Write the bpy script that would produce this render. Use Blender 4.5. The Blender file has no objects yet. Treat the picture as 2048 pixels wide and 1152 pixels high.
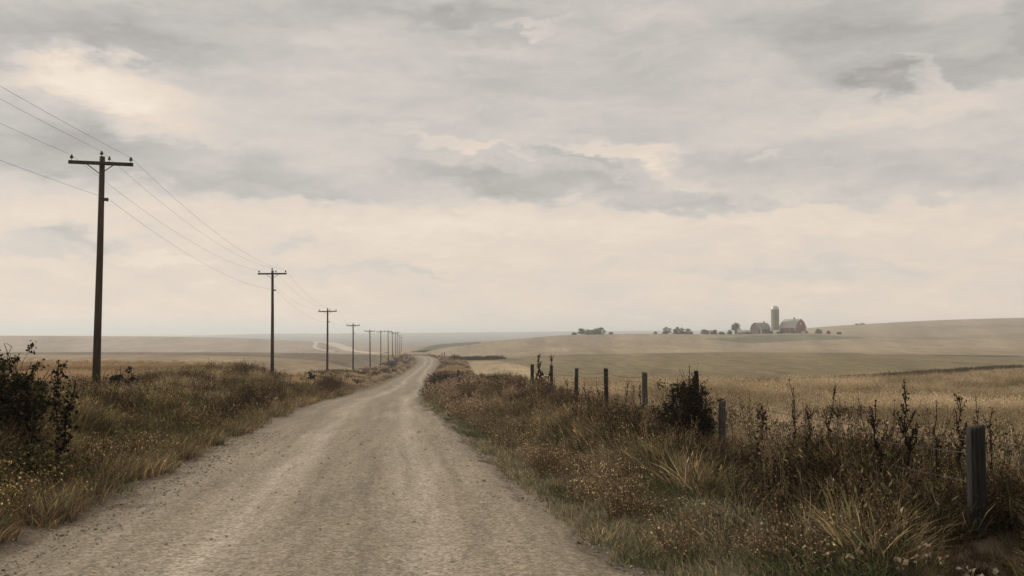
import bpy, math, random
import numpy as np
from mathutils import Vector, Euler, Matrix

random.seed(11)
rng = np.random.default_rng(11)
SC = bpy.context.scene
C = SC.collection
PI = math.pi
F, CX, HY = 1991.0, 1024.0, 665.0        # focal length in px of the 2048 wide photo, principal column, horizon row
PITCH = math.atan(89.0 / F)

# ------------------------------------------------------------------ helpers
def ray(x, y):
    """direction (per metre of depth along Y) of a photo pixel"""
    a, b, c = (x - CX), F, (576.0 - y)
    cp, sp = math.cos(PITCH), math.sin(PITCH)
    yy, zz = b * cp - c * sp, b * sp + c * cp
    return a / yy, zz / yy
def P(x, y, d):
    u, v = ray(x, y)
    return (u * d, d, v * d)
def zof(y, d):
    return ray(CX, y)[1] * d

def pchip(xs, ys, x):
    xs = np.asarray(xs, float); ys = np.asarray(ys, float); x = np.asarray(x, float)
    h = np.diff(xs); dl = np.diff(ys) / h
    m = np.zeros_like(ys)
    w1 = 2 * h[1:] + h[:-1]; w2 = h[1:] + 2 * h[:-1]
    ok = dl[1:] * dl[:-1] > 0
    den = np.where(ok, w1 / np.where(ok, dl[:-1], 1) + w2 / np.where(ok, dl[1:], 1), 1)
    m[1:-1] = np.where(ok, (w1 + w2) / den, 0)
    m[0], m[-1] = dl[0], dl[-1]
    xc = np.clip(x, xs[0], xs[-1])
    i = np.clip(np.searchsorted(xs, xc, side='right') - 1, 0, len(xs) - 2)
    t = (xc - xs[i]) / h[i]
    t2, t3 = t * t, t * t * t
    r = (2*t3-3*t2+1)*ys[i] + (t3-2*t2+t)*h[i]*m[i] + (-2*t3+3*t2)*ys[i+1] + (t3-t2)*h[i]*m[i+1]
    return r + np.where(x < xs[0], (x - xs[0]) * m[0], 0) + np.where(x > xs[-1], (x - xs[-1]) * m[-1], 0)

def sstep(a, b, x):
    t = np.clip((x - a) / (b - a), 0, 1)
    return t * t * (3 - 2 * t)

def vnoise(x, y, seed=0):
    xi, yi = np.floor(x), np.floor(y)
    fx, fy = x - xi, y - yi
    fx, fy = fx*fx*(3-2*fx), fy*fy*(3-2*fy)
    def h(a, b):
        v = np.sin(a * 127.1 + b * 311.7 + seed * 74.7) * 43758.5453
        return v - np.floor(v)
    return (h(xi, yi)*(1-fx) + h(xi+1, yi)*fx)*(1-fy) + (h(xi, yi+1)*(1-fx) + h(xi+1, yi+1)*fx)*fy
def fbm(x, y, seed=0, octv=4):
    s = 0; a = 0.5; n = 0
    for k in range(octv):
        s = s + a * vnoise(x * 2**k + k * 17.3, y * 2**k - k * 9.1, seed + k); n += a; a *= 0.5
    return s / n

def tag(o, label=None, cat=None, group=None, kind=None):
    if label: o['label'] = label
    if cat: o['category'] = cat
    if group: o['group'] = group
    if kind: o['kind'] = kind
    return o
def empty(name, loc, rz=0.0):
    o = bpy.data.objects.new(name, None); C.objects.link(o)
    o.location = loc; o.rotation_euler = (0, 0, rz); o.empty_display_size = 0.3
    return o
def link(name, me, parent=None, loc=None, link_it=True):
    o = bpy.data.objects.new(name, me)
    if link_it: C.objects.link(o)
    if parent: o.parent = parent
    if loc is not None: o.location = loc
    return o

def mesh_np(name, V, faces, mat, col=None, smooth=False):
    """faces: list of int arrays (n,3) / (n,4)"""
    me = bpy.data.meshes.new(name)
    V = np.asarray(V, np.float32)
    faces = [np.asarray(f, np.int32) for f in faces if len(f)]
    loops = np.concatenate([f.ravel() for f in faces])
    tot = np.concatenate([np.full(len(f), f.shape[1], np.int32) for f in faces])
    start = np.concatenate([[0], np.cumsum(tot)[:-1]]).astype(np.int32)
    me.vertices.add(len(V)); me.vertices.foreach_set('co', V.ravel())
    me.loops.add(len(loops)); me.loops.foreach_set('vertex_index', loops)
    me.polygons.add(len(tot)); me.polygons.foreach_set('loop_start', start)
    if smooth: me.polygons.foreach_set('use_smooth', np.ones(len(tot), bool))
    me.update(calc_edges=True)
    if col is not None:
        a = me.color_attributes.new('Col', 'FLOAT_COLOR', 'POINT')
        c4 = np.ones((len(V), 4), np.float32); c4[:, :3] = col
        a.data.foreach_set('color', c4.ravel())
    if mat: me.materials.append(mat)
    return me

class MB:
    """collects simple solids into one mesh"""
    def __init__(self): self.v = []; self.f = []
    def add(self, vs, fs):
        n = len(self.v); self.v += [tuple(p) for p in vs]; self.f += [tuple(i + n for i in q) for q in fs]
    def box(self, c, s, rot=None):
        M = Euler(rot).to_matrix() if rot else Matrix.Identity(3)
        vs = [Vector(c) + M @ Vector((sx*s[0]/2, sy*s[1]/2, sz*s[2]/2)) for sx in (-1,1) for sy in (-1,1) for sz in (-1,1)]
        self.add(vs, [(0,1,3,2),(4,6,7,5),(0,4,5,1),(2,3,7,6),(0,2,6,4),(1,5,7,3)])
    def tube(self, pts, rads, n=8, cap=True):
        pts = [Vector(p) for p in pts]
        if not hasattr(rads, '__len__'): rads = [rads] * len(pts)
        rings = []; prev = None
        for i, p in enumerate(pts):
            t = (pts[min(i+1, len(pts)-1)] - pts[max(i-1, 0)]).normalized()
            a = (prev - t * prev.dot(t)) if prev is not None else t.cross(Vector((0.31, 0.92, 0.13)))
            if a.length < 1e-5: a = t.orthogonal()
            a.normalize(); prev = a; b = t.cross(a)
            rings.append([p + (a*math.cos(2*PI*k/n) + b*math.sin(2*PI*k/n)) * rads[i] for k in range(n)])
        vs = [q for r in rings for q in r]; fs = []
        for i in range(len(rings)-1):
            for k in range(n):
                fs.append((i*n+k, i*n+(k+1)%n, (i+1)*n+(k+1)%n, (i+1)*n+k))
        if cap:
            fs.append(tuple(range(n))[::-1]); fs.append(tuple((len(rings)-1)*n + k for k in range(n)))
        self.add(vs, fs)
    def lathe(self, prof, n=16, c=(0,0,0)):
        vs = []; fs = []
        for r, z in prof:
            for k in range(n): vs.append((c[0]+r*math.cos(2*PI*k/n), c[1]+r*math.sin(2*PI*k/n), c[2]+z))
        for i in range(len(prof)-1):
            for k in range(n): fs.append((i*n+k, i*n+(k+1)%n, (i+1)*n+(k+1)%n, (i+1)*n+k))
        fs.append(tuple(range(n))[::-1]); fs.append(tuple((len(prof)-1)*n+k for k in range(n)))
        self.add(vs, fs)
    def prism(self, poly, y0, y1):
        """poly in (x,z), extruded along y"""
        n = len(poly)
        vs = [(x, y0, z) for x, z in poly] + [(x, y1, z) for x, z in poly]
        fs = [tuple(range(n)), tuple(range(2*n-1, n-1, -1))] + [(i, i+n, (i+1)%n+n, (i+1)%n) for i in range(n)]
        self.add(vs, fs)
    def mesh(self, name, mat, smooth=False):
        me = bpy.data.meshes.new(name); me.from_pydata(self.v, [], self.f)
        if smooth: me.polygons.foreach_set('use_smooth', np.ones(len(me.polygons), bool))
        me.update(); me.materials.append(mat)
        import bmesh
        bm = bmesh.new(); bm.from_mesh(me); bmesh.ops.recalc_face_normals(bm, faces=bm.faces); bm.to_mesh(me); bm.free()
        return me
    def build(self, name, mat, parent=None, smooth=False):
        return link(name, self.mesh(name, mat, smooth), parent)

# ------------------------------------------------------------------ materials
def nodes(name):
    m = bpy.data.materials.new(name); m.use_nodes = True
    nt = m.node_tree; nt.nodes.clear()
    out = nt.nodes.new('ShaderNodeOutputMaterial')
    return m, nt, out
def N(nt, t, **kw):
    n = nt.nodes.new(t)
    for k, v in kw.items():
        if hasattr(n, k) and k not in ('inputs',): setattr(n, k, v)
    return n
def setin(n, **kw):
    for k, v in kw.items(): n.inputs[k.replace('_', ' ')].default_value = v
    return n
def noise(nt, vec, scale, detail=5, rough=0.6, dist=0.0):
    n = N(nt, 'ShaderNodeTexNoise'); n.inputs['Scale'].default_value = scale
    n.inputs['Detail'].default_value = detail; n.inputs['Roughness'].default_value = rough; n.inputs['Distortion'].default_value = dist
    if vec is not None: nt.links.new(vec, n.inputs['Vector'])
    return n.outputs['Fac']
def mathn(nt, op, a, b=None, c=None, clamp=False):
    n = N(nt, 'ShaderNodeMath'); n.operation = op; n.use_clamp = clamp
    for i, v in enumerate((a, b, c)):
        if v is None: continue
        if isinstance(v, (int, float)): n.inputs[i].default_value = v
        else: nt.links.new(v, n.inputs[i])
    return n.outputs[0]
def ramp(nt, fac, stops, interp='LINEAR'):
    n = N(nt, 'ShaderNodeValToRGB'); n.color_ramp.interpolation = interp
    el = n.color_ramp.elements
    while len(el) < len(stops): el.new(0.5)
    for e, (p, c) in zip(el, stops):
        e.position = p; e.color = (c[0], c[1], c[2], 1) if hasattr(c, '__len__') else (c, c, c, 1)
    nt.links.new(fac, n.inputs['Fac'])
    return n.outputs['Color']
def mixc(nt, mode, fac, a, b):
    n = N(nt, 'ShaderNodeMix'); n.data_type = 'RGBA'; n.blend_type = mode
    for s, v in ((n.inputs['Factor'], fac), (n.inputs['A'], a), (n.inputs['B'], b)):
        s = s
        if isinstance(v, (int, float)): s.default_value = v
        elif hasattr(v, '__len__'): s.default_value = (v[0], v[1], v[2], 1)
        else: nt.links.new(v, s)
    return n.outputs['Result']
def mixin(n):
    return n
# the Mix node has several sockets of the same name: pick the colour ones by index
def mixc(nt, mode, fac, a, b):
    n = N(nt, 'ShaderNodeMix'); n.data_type = 'RGBA'; n.blend_type = mode
    fi = [s for s in n.inputs if s.name == 'Factor' and s.type == 'VALUE'][0]
    ai = [s for s in n.inputs if s.name == 'A' and s.type == 'RGBA'][0]
    bi = [s for s in n.inputs if s.name == 'B' and s.type == 'RGBA'][0]
    for s, v in ((fi, fac), (ai, a), (bi, b)):
        if isinstance(v, (int, float)): s.default_value = v
        elif hasattr(v, '__len__'): s.default_value = (v[0], v[1], v[2], 1)
        else: nt.links.new(v, s)
    return [s for s in n.outputs if s.type == 'RGBA'][0]
def bump(nt, h, strength, dist):
    n = N(nt, 'ShaderNodeBump'); n.inputs['Strength'].default_value = strength; n.inputs['Distance'].default_value = dist
    nt.links.new(h, n.inputs['Height'])
    return n.outputs['Normal']
def principled(nt, out, col, rough=0.8, normal=None, spec=0.3, metal=0.0):
    b = N(nt, 'ShaderNodeBsdfPrincipled')
    if hasattr(col, '__len__'): b.inputs['Base Color'].default_value = (*col, 1)
    else: nt.links.new(col, b.inputs['Base Color'])
    if isinstance(rough, (int, float)): b.inputs['Roughness'].default_value = rough
    else: nt.links.new(rough, b.inputs['Roughness'])
    b.inputs['Specular IOR Level'].default_value = spec; b.inputs['Metallic'].default_value = metal
    if normal is not None: nt.links.new(normal, b.inputs['Normal'])
    nt.links.new(b.outputs[0], out.inputs['Surface'])
    return b
def coords(nt, kind='Object'):
    return N(nt, 'ShaderNodeTexCoord').outputs[kind]
def scaled(nt, vec, s):
    n = N(nt, 'ShaderNodeMapping'); n.inputs['Scale'].default_value = s; nt.links.new(vec, n.inputs['Vector'])
    return n.outputs[0]

def veg_mat(name, instanced, transl=0.42):
    m, nt, out = nodes(name)
    a = N(nt, 'ShaderNodeAttribute'); a.attribute_name = 'Col'
    col = a.outputs['Color']
    if instanced:
        t = N(nt, 'ShaderNodeAttribute'); t.attribute_type = 'INSTANCER'; t.attribute_name = 'tint'
        col = mixc(nt, 'MULTIPLY', 1.0, col, t.outputs['Color'])
    d = N(nt, 'ShaderNodeBsdfDiffuse'); nt.links.new(col, d.inputs['Color'])
    tr = N(nt, 'ShaderNodeBsdfTranslucent'); nt.links.new(col, tr.inputs['Color'])
    mx = N(nt, 'ShaderNodeMixShader'); mx.inputs[0].default_value = transl
    nt.links.new(d.outputs[0], mx.inputs[1]); nt.links.new(tr.outputs[0], mx.inputs[2])
    nt.links.new(mx.outputs[0], out.inputs['Surface'])
    return m
def wood_mat(name, c0, c1, c2, zscale=0.35, scale=14.0, rough=0.85):
    m, nt, out = nodes(name)
    co = coords(nt)
    v = scaled(nt, co, (scale, scale, scale * zscale * 0.12))
    n1 = noise(nt, v, 1.6, 6, 0.7, 0.3)
    n2 = noise(nt, scaled(nt, co, (1.3, 1.3, 0.45)), 1.4, 4, 0.6)
    c = ramp(nt, n1, [(0.3, c0), (0.55, c1), (0.75, c2)])
    c = mixc(nt, 'MULTIPLY', 0.8, c, ramp(nt, n2, [(0.3, 0.5), (0.65, 1.15)]))
    principled(nt, out, c, rough, bump(nt, n1, 1.0, 0.04), 0.2)
    return m
def plain_mat(name, col, rough=0.7, var=0.25, scale=3.0, spec=0.3, metal=0.0, streak=None):
    m, nt, out = nodes(name)
    co = coords(nt)
    v = scaled(nt, co, streak) if streak else co
    n1 = noise(nt, v, scale, 5, 0.65)
    c = mixc(nt, 'MULTIPLY', 1.0, col, ramp(nt, n1, [(0.25, 1 - var), (0.75, 1 + var)]))
    principled(nt, out, c, rough, bump(nt, n1, 0.25, 0.02), spec, metal)
    return m

M_VEG = veg_mat('plant_fibre', False)
M_VEGI = veg_mat('plant_fibre_tinted', True)
M_POLE = wood_mat('pole_wood', (0.028, 0.017, 0.011), (0.075, 0.048, 0.034), (0.13, 0.092, 0.07))
M_ARM = wood_mat('arm_wood', (0.025, 0.022, 0.017), (0.045, 0.04, 0.03), (0.075, 0.068, 0.055))
M_POST = wood_mat('post_wood', (0.008, 0.007, 0.006), (0.05, 0.044, 0.039), (0.14, 0.124, 0.108), 0.25, 30)
M_POSTD = wood_mat('dark_post_wood', (0.014, 0.011, 0.009), (0.04, 0.033, 0.028), (0.075, 0.065, 0.055), 0.25, 22)
M_POSTL = wood_mat('silver_post_wood', (0.045, 0.038, 0.032), (0.11, 0.097, 0.084), (0.19, 0.17, 0.15), 0.25, 22)
M_IRON = plain_mat('dark_iron', (0.035, 0.032, 0.03), 0.6, 0.2, 20)
M_GLAZE = plain_mat('brown_glaze', (0.022, 0.016, 0.013), 0.3, 0.1, 20, 0.5)
M_CABLE = plain_mat('grey_cable', (0.13, 0.115, 0.1), 0.6, 0.1, 5)
M_WIRE = plain_mat('rusty_wire', (0.06, 0.042, 0.03), 0.8, 0.3, 8)

# ------------------------------------------------------------------ the lie of the land (metres, camera at 0,0,0)
RW = 2.835                                          # half width of the road
RD = [-30, 0, 15, 30, 45, 60, 85, 133, 184, 236, 278, 300, 325, 350, 400, 450, 520]
RXC = [2.71, -0.74, -2.465, -4.19, -5.85, -6.87, -8.67, -13.2, -17.2, -21.2, -23.7, -25.0, -27.8, -32.6, -46, -62, -86]
RZC = [-0.91, -1.75, -2.17, -2.6, -3.14, -3.75, -4.62, -6.3, -7.72, -8.85, -9.15, -8.65, -8.35, -8.28, -9.9, -13, -17]
def road_x(Y): return pchip(RD, RXC, Y)
def road_z(Y): return pchip(RD, RZC, Y)
def rw_right(Y): return pchip([-30, 6, 10, 15, 28, 36, 45, 60, 73, 85, 115, 165, 200, 250, 520], [2.75, 2.7, 2.5, 2.3, 2.05, 1.85, 1.6, 1.25, 1.05, 1.05, 1.25, 1.85, 2.5, 2.85, 2.85], Y)

DK = [4, 12, 25, 40, 60, 100, 150, 200, 300, 400, 500, 600, 700, 850, 1000, 1300, 1800, 2500, 3500, 5000, 9000]
NEARL = [-1.35, -1.62, -2.02, -2.52]
NEARC = [-1.86, -2.1, -2.48, -2.98]
NEARR = [-1.98, -2.28, -2.62, -2.98]
COLS = [
 (-900, NEARL, [753,728,716,711,707,704.5,708,713,704,687,669,674,680,678,675,673,670]),
 (0,    NEARL, [753,728,716,711,707,704.5,708,713,704,687,671.5,675,680,678,675,673.5,670]),
 (300,  NEARL, [754,729,716.5,711,707,704.5,708,713,704,688,673,677,681,679,675,673.5,670]),
 (500,  NEARL, [756,736,721,714,708,705,708.5,713,704,690,677,682,685,681,674,668,669]),
 (560,  NEARL, [768,752,729,718,709,705.5,709,713,705,692,680,683,686,681,673,667,669]),
 (655,  NEARC, [780,763,744,727,711,707,709,712,706,695,687,685,686.5,681,673,666.8,669]),
 (707,  NEARC, [784,771,753,741,716,709,710,711,706,696,690,685.5,687,681,673,666.5,669]),
 (760,  NEARC, [788,774,757,748,727,712,711,708,705,697,691,686,687.5,682,673,666,669]),
 (850,  NEARC, [790,770,756,746,724,714,707,698,692,693,693,689,688,682,673,665.5,669]),
 (900,  NEARC, [790,769,754,742,722,714,704,693,687,689,690,690,688,682,673,665,669]),
 (1000, NEARR, [786,765,748,732,718,710,700,689,681,684,686,690,686,680,672,664,668]),
 (1150, NEARR, [779,762,742,726,712,703,692,680,669.5,672,676,680,680,677,669,662.5,667]),
 (1300, NEARR, [776,762,738,722,707.5,705.5,695,680,667.5,670,674,680,680,677,669,661.5,667]),
 (1450, NEARR, [776,763,736,719,705,706,699,683,668.5,671,673,677,679,676,668,661,666]),
 (1600, NEARR, [775,760,735,719,705.5,706,696,681,666.5,668,662,657.5,668,674,668,661,666]),
 (1740, NEARR, [775,755,735,722,707,703.5,696,684,672,663,654,647.5,656,668,668,662,666]),
 (1900, NEARR, [773,750,735,724,711,706,698,688,678,663,650,639.5,648,660,664,663,666]),
 (2048, NEARR, [773,743,734,726,713,708,699,688,676,660,647,635.5,644,656,662,663,666]),
 (2700, NEARR, [773,741,733,725,713,707,698,687,674,655,641,627,636,650,660,663,666]),
]
_lk = np.log(np.array(DK, float))
_colx = np.array([c[0] for c in COLS], float)
_NU = 700
_u = np.linspace(_lk[0], _lk[-1], _NU)
def _coltab():
    T = np.zeros((len(COLS), _NU))
    for i, (x, near, ys) in enumerate(COLS):
        z = near + [ray(CX, y)[1] * d for y, d in zip(ys, DK[4:])]
        T[i] = pchip(_lk, [zz / d for zz, d in zip(z, DK)], _u) * np.exp(_u)
    return T
_T = _coltab()
_XI = np.linspace(_colx[0], _colx[-1], 500)
_T2 = np.stack([pchip(_colx, _T[:, k], _XI) for k in range(_NU)], 1)
def col_z(X, Y):
    d = np.clip(np.asarray(Y, float), 4, 9000)
    cx = np.clip(CX + F * np.asarray(X, float) / np.maximum(d, 9.0), _XI[0], _XI[-1])
    a = (cx - _XI[0]) / (_XI[1] - _XI[0]); b = (np.log(d) - _u[0]) / (_u[1] - _u[0])
    i = np.clip(a.astype(int), 0, len(_XI) - 2); j = np.clip(b.astype(int), 0, _NU - 2)
    fa, fb = a - i, b - j
    return (_T2[i, j]*(1-fa) + _T2[i+1, j]*fa)*(1-fb) + (_T2[i, j+1]*(1-fa) + _T2[i+1, j+1]*fa)*fb
def edge_dist(X, Y):
    """signed distance beyond the left / right road edge"""
    xc = road_x(Y)
    s = (road_x(Y + 0.5) - road_x(Y - 0.5))
    k = 1 / np.sqrt(1 + s * s)
    lat = (X - xc) * k
    return -lat - RW, lat - rw_right(Y)
def ground_z(X, Y):
    X = np.asarray(X, float); Y = np.asarray(Y, float)
    eL, eR = edge_dist(X, Y)
    near = 1 - sstep(420, 520, Y)
    tL = sstep(0.0, 8.5, eL); tR = sstep(0.0, 6.0, eR)
    t = np.maximum(tL, tR); t = 1 - (1 - t) * near
    cz = col_z(X, Y)
    z = road_z(Y) * (1 - t) + cz * t
    e = np.maximum(eL, eR)
    off = sstep(0.1, 1.5, e)
    z = z - 0.05 * (1 - sstep(-0.6, 0.1, e)) * near
    amp = np.clip(0.10 + Y * 0.0006, 0.1, 0.8)
    vg = np.maximum(sstep(.2, 1.6, eL) * (1 - .5 * sstep(3, 6, eL)) * (1 - sstep(8, 11, eL)), sstep(.6, 2.2, eR) * (1 - sstep(5, 7, eR))) * (Y < 420)
    hm = fbm(X / 1.5, Y / (1.9 + np.clip(Y, 0, 200) * .02), 7, 2)
    z = z + vg * (0.6 + np.clip(Y, 0, 250) * .003) * (sstep(.3, .75, hm) - .42)
    z = z + off * (amp * (fbm(X / 3.5, Y / 3.5, 3) - 0.5) + 0.4 * amp * (fbm(X / 0.9, Y / 0.9, 5) - 0.5)) * (Y < 600)
    return z
def gz(x, y): return float(ground_z(np.array([x]), np.array([y]))[0])
_DS = np.exp(np.linspace(math.log(5), math.log(9000), 2500))
def hit(x, y):
    """where the line of sight of a photo pixel meets the ground"""
    u, v = ray(x, y)
    zz = ground_z(u * _DS, _DS)
    k = np.argmax(zz >= v * _DS)
    d = _DS[k] if zz[k] >= v * _DS[k] else 6000.0
    return (u * d, d)

# ------------------------------------------------------------------ ground sheet
def rows():
    a = np.concatenate([np.linspace(-40, 3.5, 40, endpoint=False), np.exp(np.linspace(math.log(3.5), math.log(11500), 760))])
    return a
def sheet():
    Yr = rows()
    s = np.linspace(-1, 1, 620)
    s = np.sign(s) * (0.55 * np.abs(s) + 0.45 * np.abs(s) ** 3)
    S, YY = np.meshgrid(s * 0.95, Yr)
    XX = S * (np.maximum(YY, 0) + 34)
    return XX, YY, ground_z(XX, YY)
XX, YY, ZZ = sheet()
def inside(poly, X, Y):
    r = np.zeros(X.shape, bool)
    n = len(poly)
    for i in range(n):
        x1, y1 = poly[i]; x2, y2 = poly[(i + 1) % n]
        c = ((y1 > Y) != (y2 > Y)) & (X < (x2 - x1) * (Y - y1) / (y2 - y1 + 1e-12) + x1)
        r ^= c
    return r
TAN = np.array([0.285, 0.215, 0.135])
def field_colour(X, Y):
    jx = X + Y * 0.012 * (fbm(X / (4 + Y * .05), Y / (8 + Y * .1), 21) - .5)
    jy = Y + Y * 0.05 * (fbm(X / (4 + Y * .05), Y / (8 + Y * .1), 22) - .5)
    c = np.ones(X.shape + (3,)) * TAN
    left = X < road_x(np.minimum(Y, 520.0))
    # left: brown stubble field, darker along its far rim, pale hill behind
    c[left & (Y < 430)] = (0.31, 0.238, 0.148)
    c[left & (Y > 215) & (Y < 430)] = (0.19, 0.148, 0.1)
    c[left & (Y >= 430)] = (0.31, 0.25, 0.185)
    c[~left] = (0.205, 0.163, 0.09)
    c[~left & (Y > 330)] = (0.30, 0.235, 0.155)
    c[(Y > 1500)] = (0.12, 0.115, 0.085)
    for pts, colr in FIELDS:
        c[inside(pts, jx, jy)] = colr
    return c
def hp(*pts): return [hit(x, y) for x, y in pts]
FIELDS = [
 (hp((885,716),(915,721),(1000,722),(1060,735),(1115,758),(1060,770),(960,752),(920,733)), (0.36, 0.275, 0.165)),      # tan triangle by the bend
 (hp((905,713.5),(960,714),(1050,718),(1050,721.5),(960,719.5),(905,718)), (0.14, 0.115, 0.08)),                         # hedge bank
 (hp((835,700),(870,690),(940,684),(960,687),(900,694),(860,702),(850,706)), (0.125, 0.125, 0.085)),                    # rough green flank
 (hp((1400,677),(1500,672),(1640,670),(1740,674),(1640,681),(1500,688),(1440,682)), (0.17, 0.155, 0.098)),               # green paddock below the farm
 (hp((1040,704),(1300,697),(1600,692),(2040,690),(2040,697),(1600,698),(1300,702),(1040,708)), (0.33, 0.25, 0.155)),     # pale stubble strip
 (hp((1480,776),(1600,771),(1700,762),(1800,754),(1900,748),(2047,737),(2047,731.5),(1900,740),(1800,747),(1700,755),(1600,765),(1480,773)), (0.12, 0.1, 0.065)),  # damp gully
 (hp((1880,710.2),(2047,711.5),(2047,713.5),(1880,712)), (0.075, 0.062, 0.045)),
 (hp((1700,672),(2047,664),(2047,676),(1850,678)), (0.26, 0.2, 0.125)),
 (hp((1780,655),(2047,645),(2047,653),(1900,660)), (0.25, 0.2, 0.135)),
 (hp((1560,703.5),(2047,700),(2047,709),(1750,709)), (0.29, 0.225, 0.14)),
]
def ground_colour(X, Y):
    c = field_colour(X, Y)
    eL, eR = edge_dist(X, Y)
    verge = np.array([0.17, 0.13, 0.085])
    v = np.maximum((1 - sstep(5, 10, eL)) * (eL > -RW), (1 - sstep(4, 6.5, eR)) * (eR > -RW)) * (1 - sstep(380, 460, Y))
    v = np.where((eL > 10) | (eR > 6.5), 0, v)[..., None]
    c = c * (1 - v) + verge * v
    g = np.array([0.23, 0.19, 0.14])
    e = np.maximum(eL, eR) + 0.9 * (fbm(X / 0.7, Y / 1.4, 31) - 0.5)
    rs = ((1 - sstep(0.7, 1.5, eR + 1.2 * (fbm(X / .8, Y / 1.6, 33) - .5))) * (eR > -RW) * (Y < 70))[..., None]
    c = c * (1 - rs) + np.array([0.17, 0.135, 0.092]) * rs
    k = ((1 - sstep(0.0, 0.55, e)) * (Y < 480))[..., None]
    c = c * (1 - k) + g * k
    n = 0.72 + 0.56 * fbm(X / (1.2 + Y * 0.02), Y / (2.5 + Y * 0.06), 41)
    return c * n[..., None] * .93
nr, nc = XX.shape
idx = np.arange(nr * nc).reshape(nr, nc)
quads = np.stack([idx[:-1, :-1], idx[:-1, 1:], idx[1:, 1:], idx[1:, :-1]], -1).reshape(-1, 4)
m, nt, out = nodes('field_soil')
a = N(nt, 'ShaderNodeAttribute'); a.attribute_name = 'Col'
co = coords(nt)
n1 = noise(nt, scaled(nt, co, (1, 0.5, 1)), 0.35, 9, 0.72)
n2 = noise(nt, scaled(nt, co, (0.05, 0.012, 0.05)), 1.0, 8, 0.65)
n3 = noise(nt, co, 9.0, 6, 0.7)
c = mixc(nt, 'MULTIPLY', 1.0, a.outputs['Color'], ramp(nt, n1, [(0.3, 0.72), (0.7, 1.26)]))
c = mixc(nt, 'MULTIPLY', 1.0, c, ramp(nt, n2, [(0.3, 0.8), (0.7, 1.17)]))
c = mixc(nt, 'MULTIPLY', 1.0, c, ramp(nt, n3, [(0.3, 0.75), (0.7, 1.2)]))
n5 = noise(nt, scaled(nt, co, (0.8, 0.05, 1)), 1.0, 5, 0.7)
n6 = noise(nt, scaled(nt, co, (0.12, 0.006, 1)), 1.0, 6, 0.7, .6)
c = mixc(nt, 'MULTIPLY', 1.0, c, ramp(nt, n5, [(0.3, 0.78), (0.7, 1.2)]))
c = mixc(nt, 'MULTIPLY', 1.0, c, ramp(nt, n6, [(0.3, 0.92), (0.7, 1.07)]))
principled(nt, out, c, 0.95, bump(nt, mathn(nt, 'ADD', n1, n3), 0.6, 0.08), 0.1)
V = np.stack([XX, YY, ZZ], -1).reshape(-1, 3)
me = mesh_np('ground', V, [quads], m, ground_colour(XX, YY).reshape(-1, 3), True)
tag(link('ground', me), kind='structure', label='rolling dry farm fields and low hills under the overcast sky')

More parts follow.
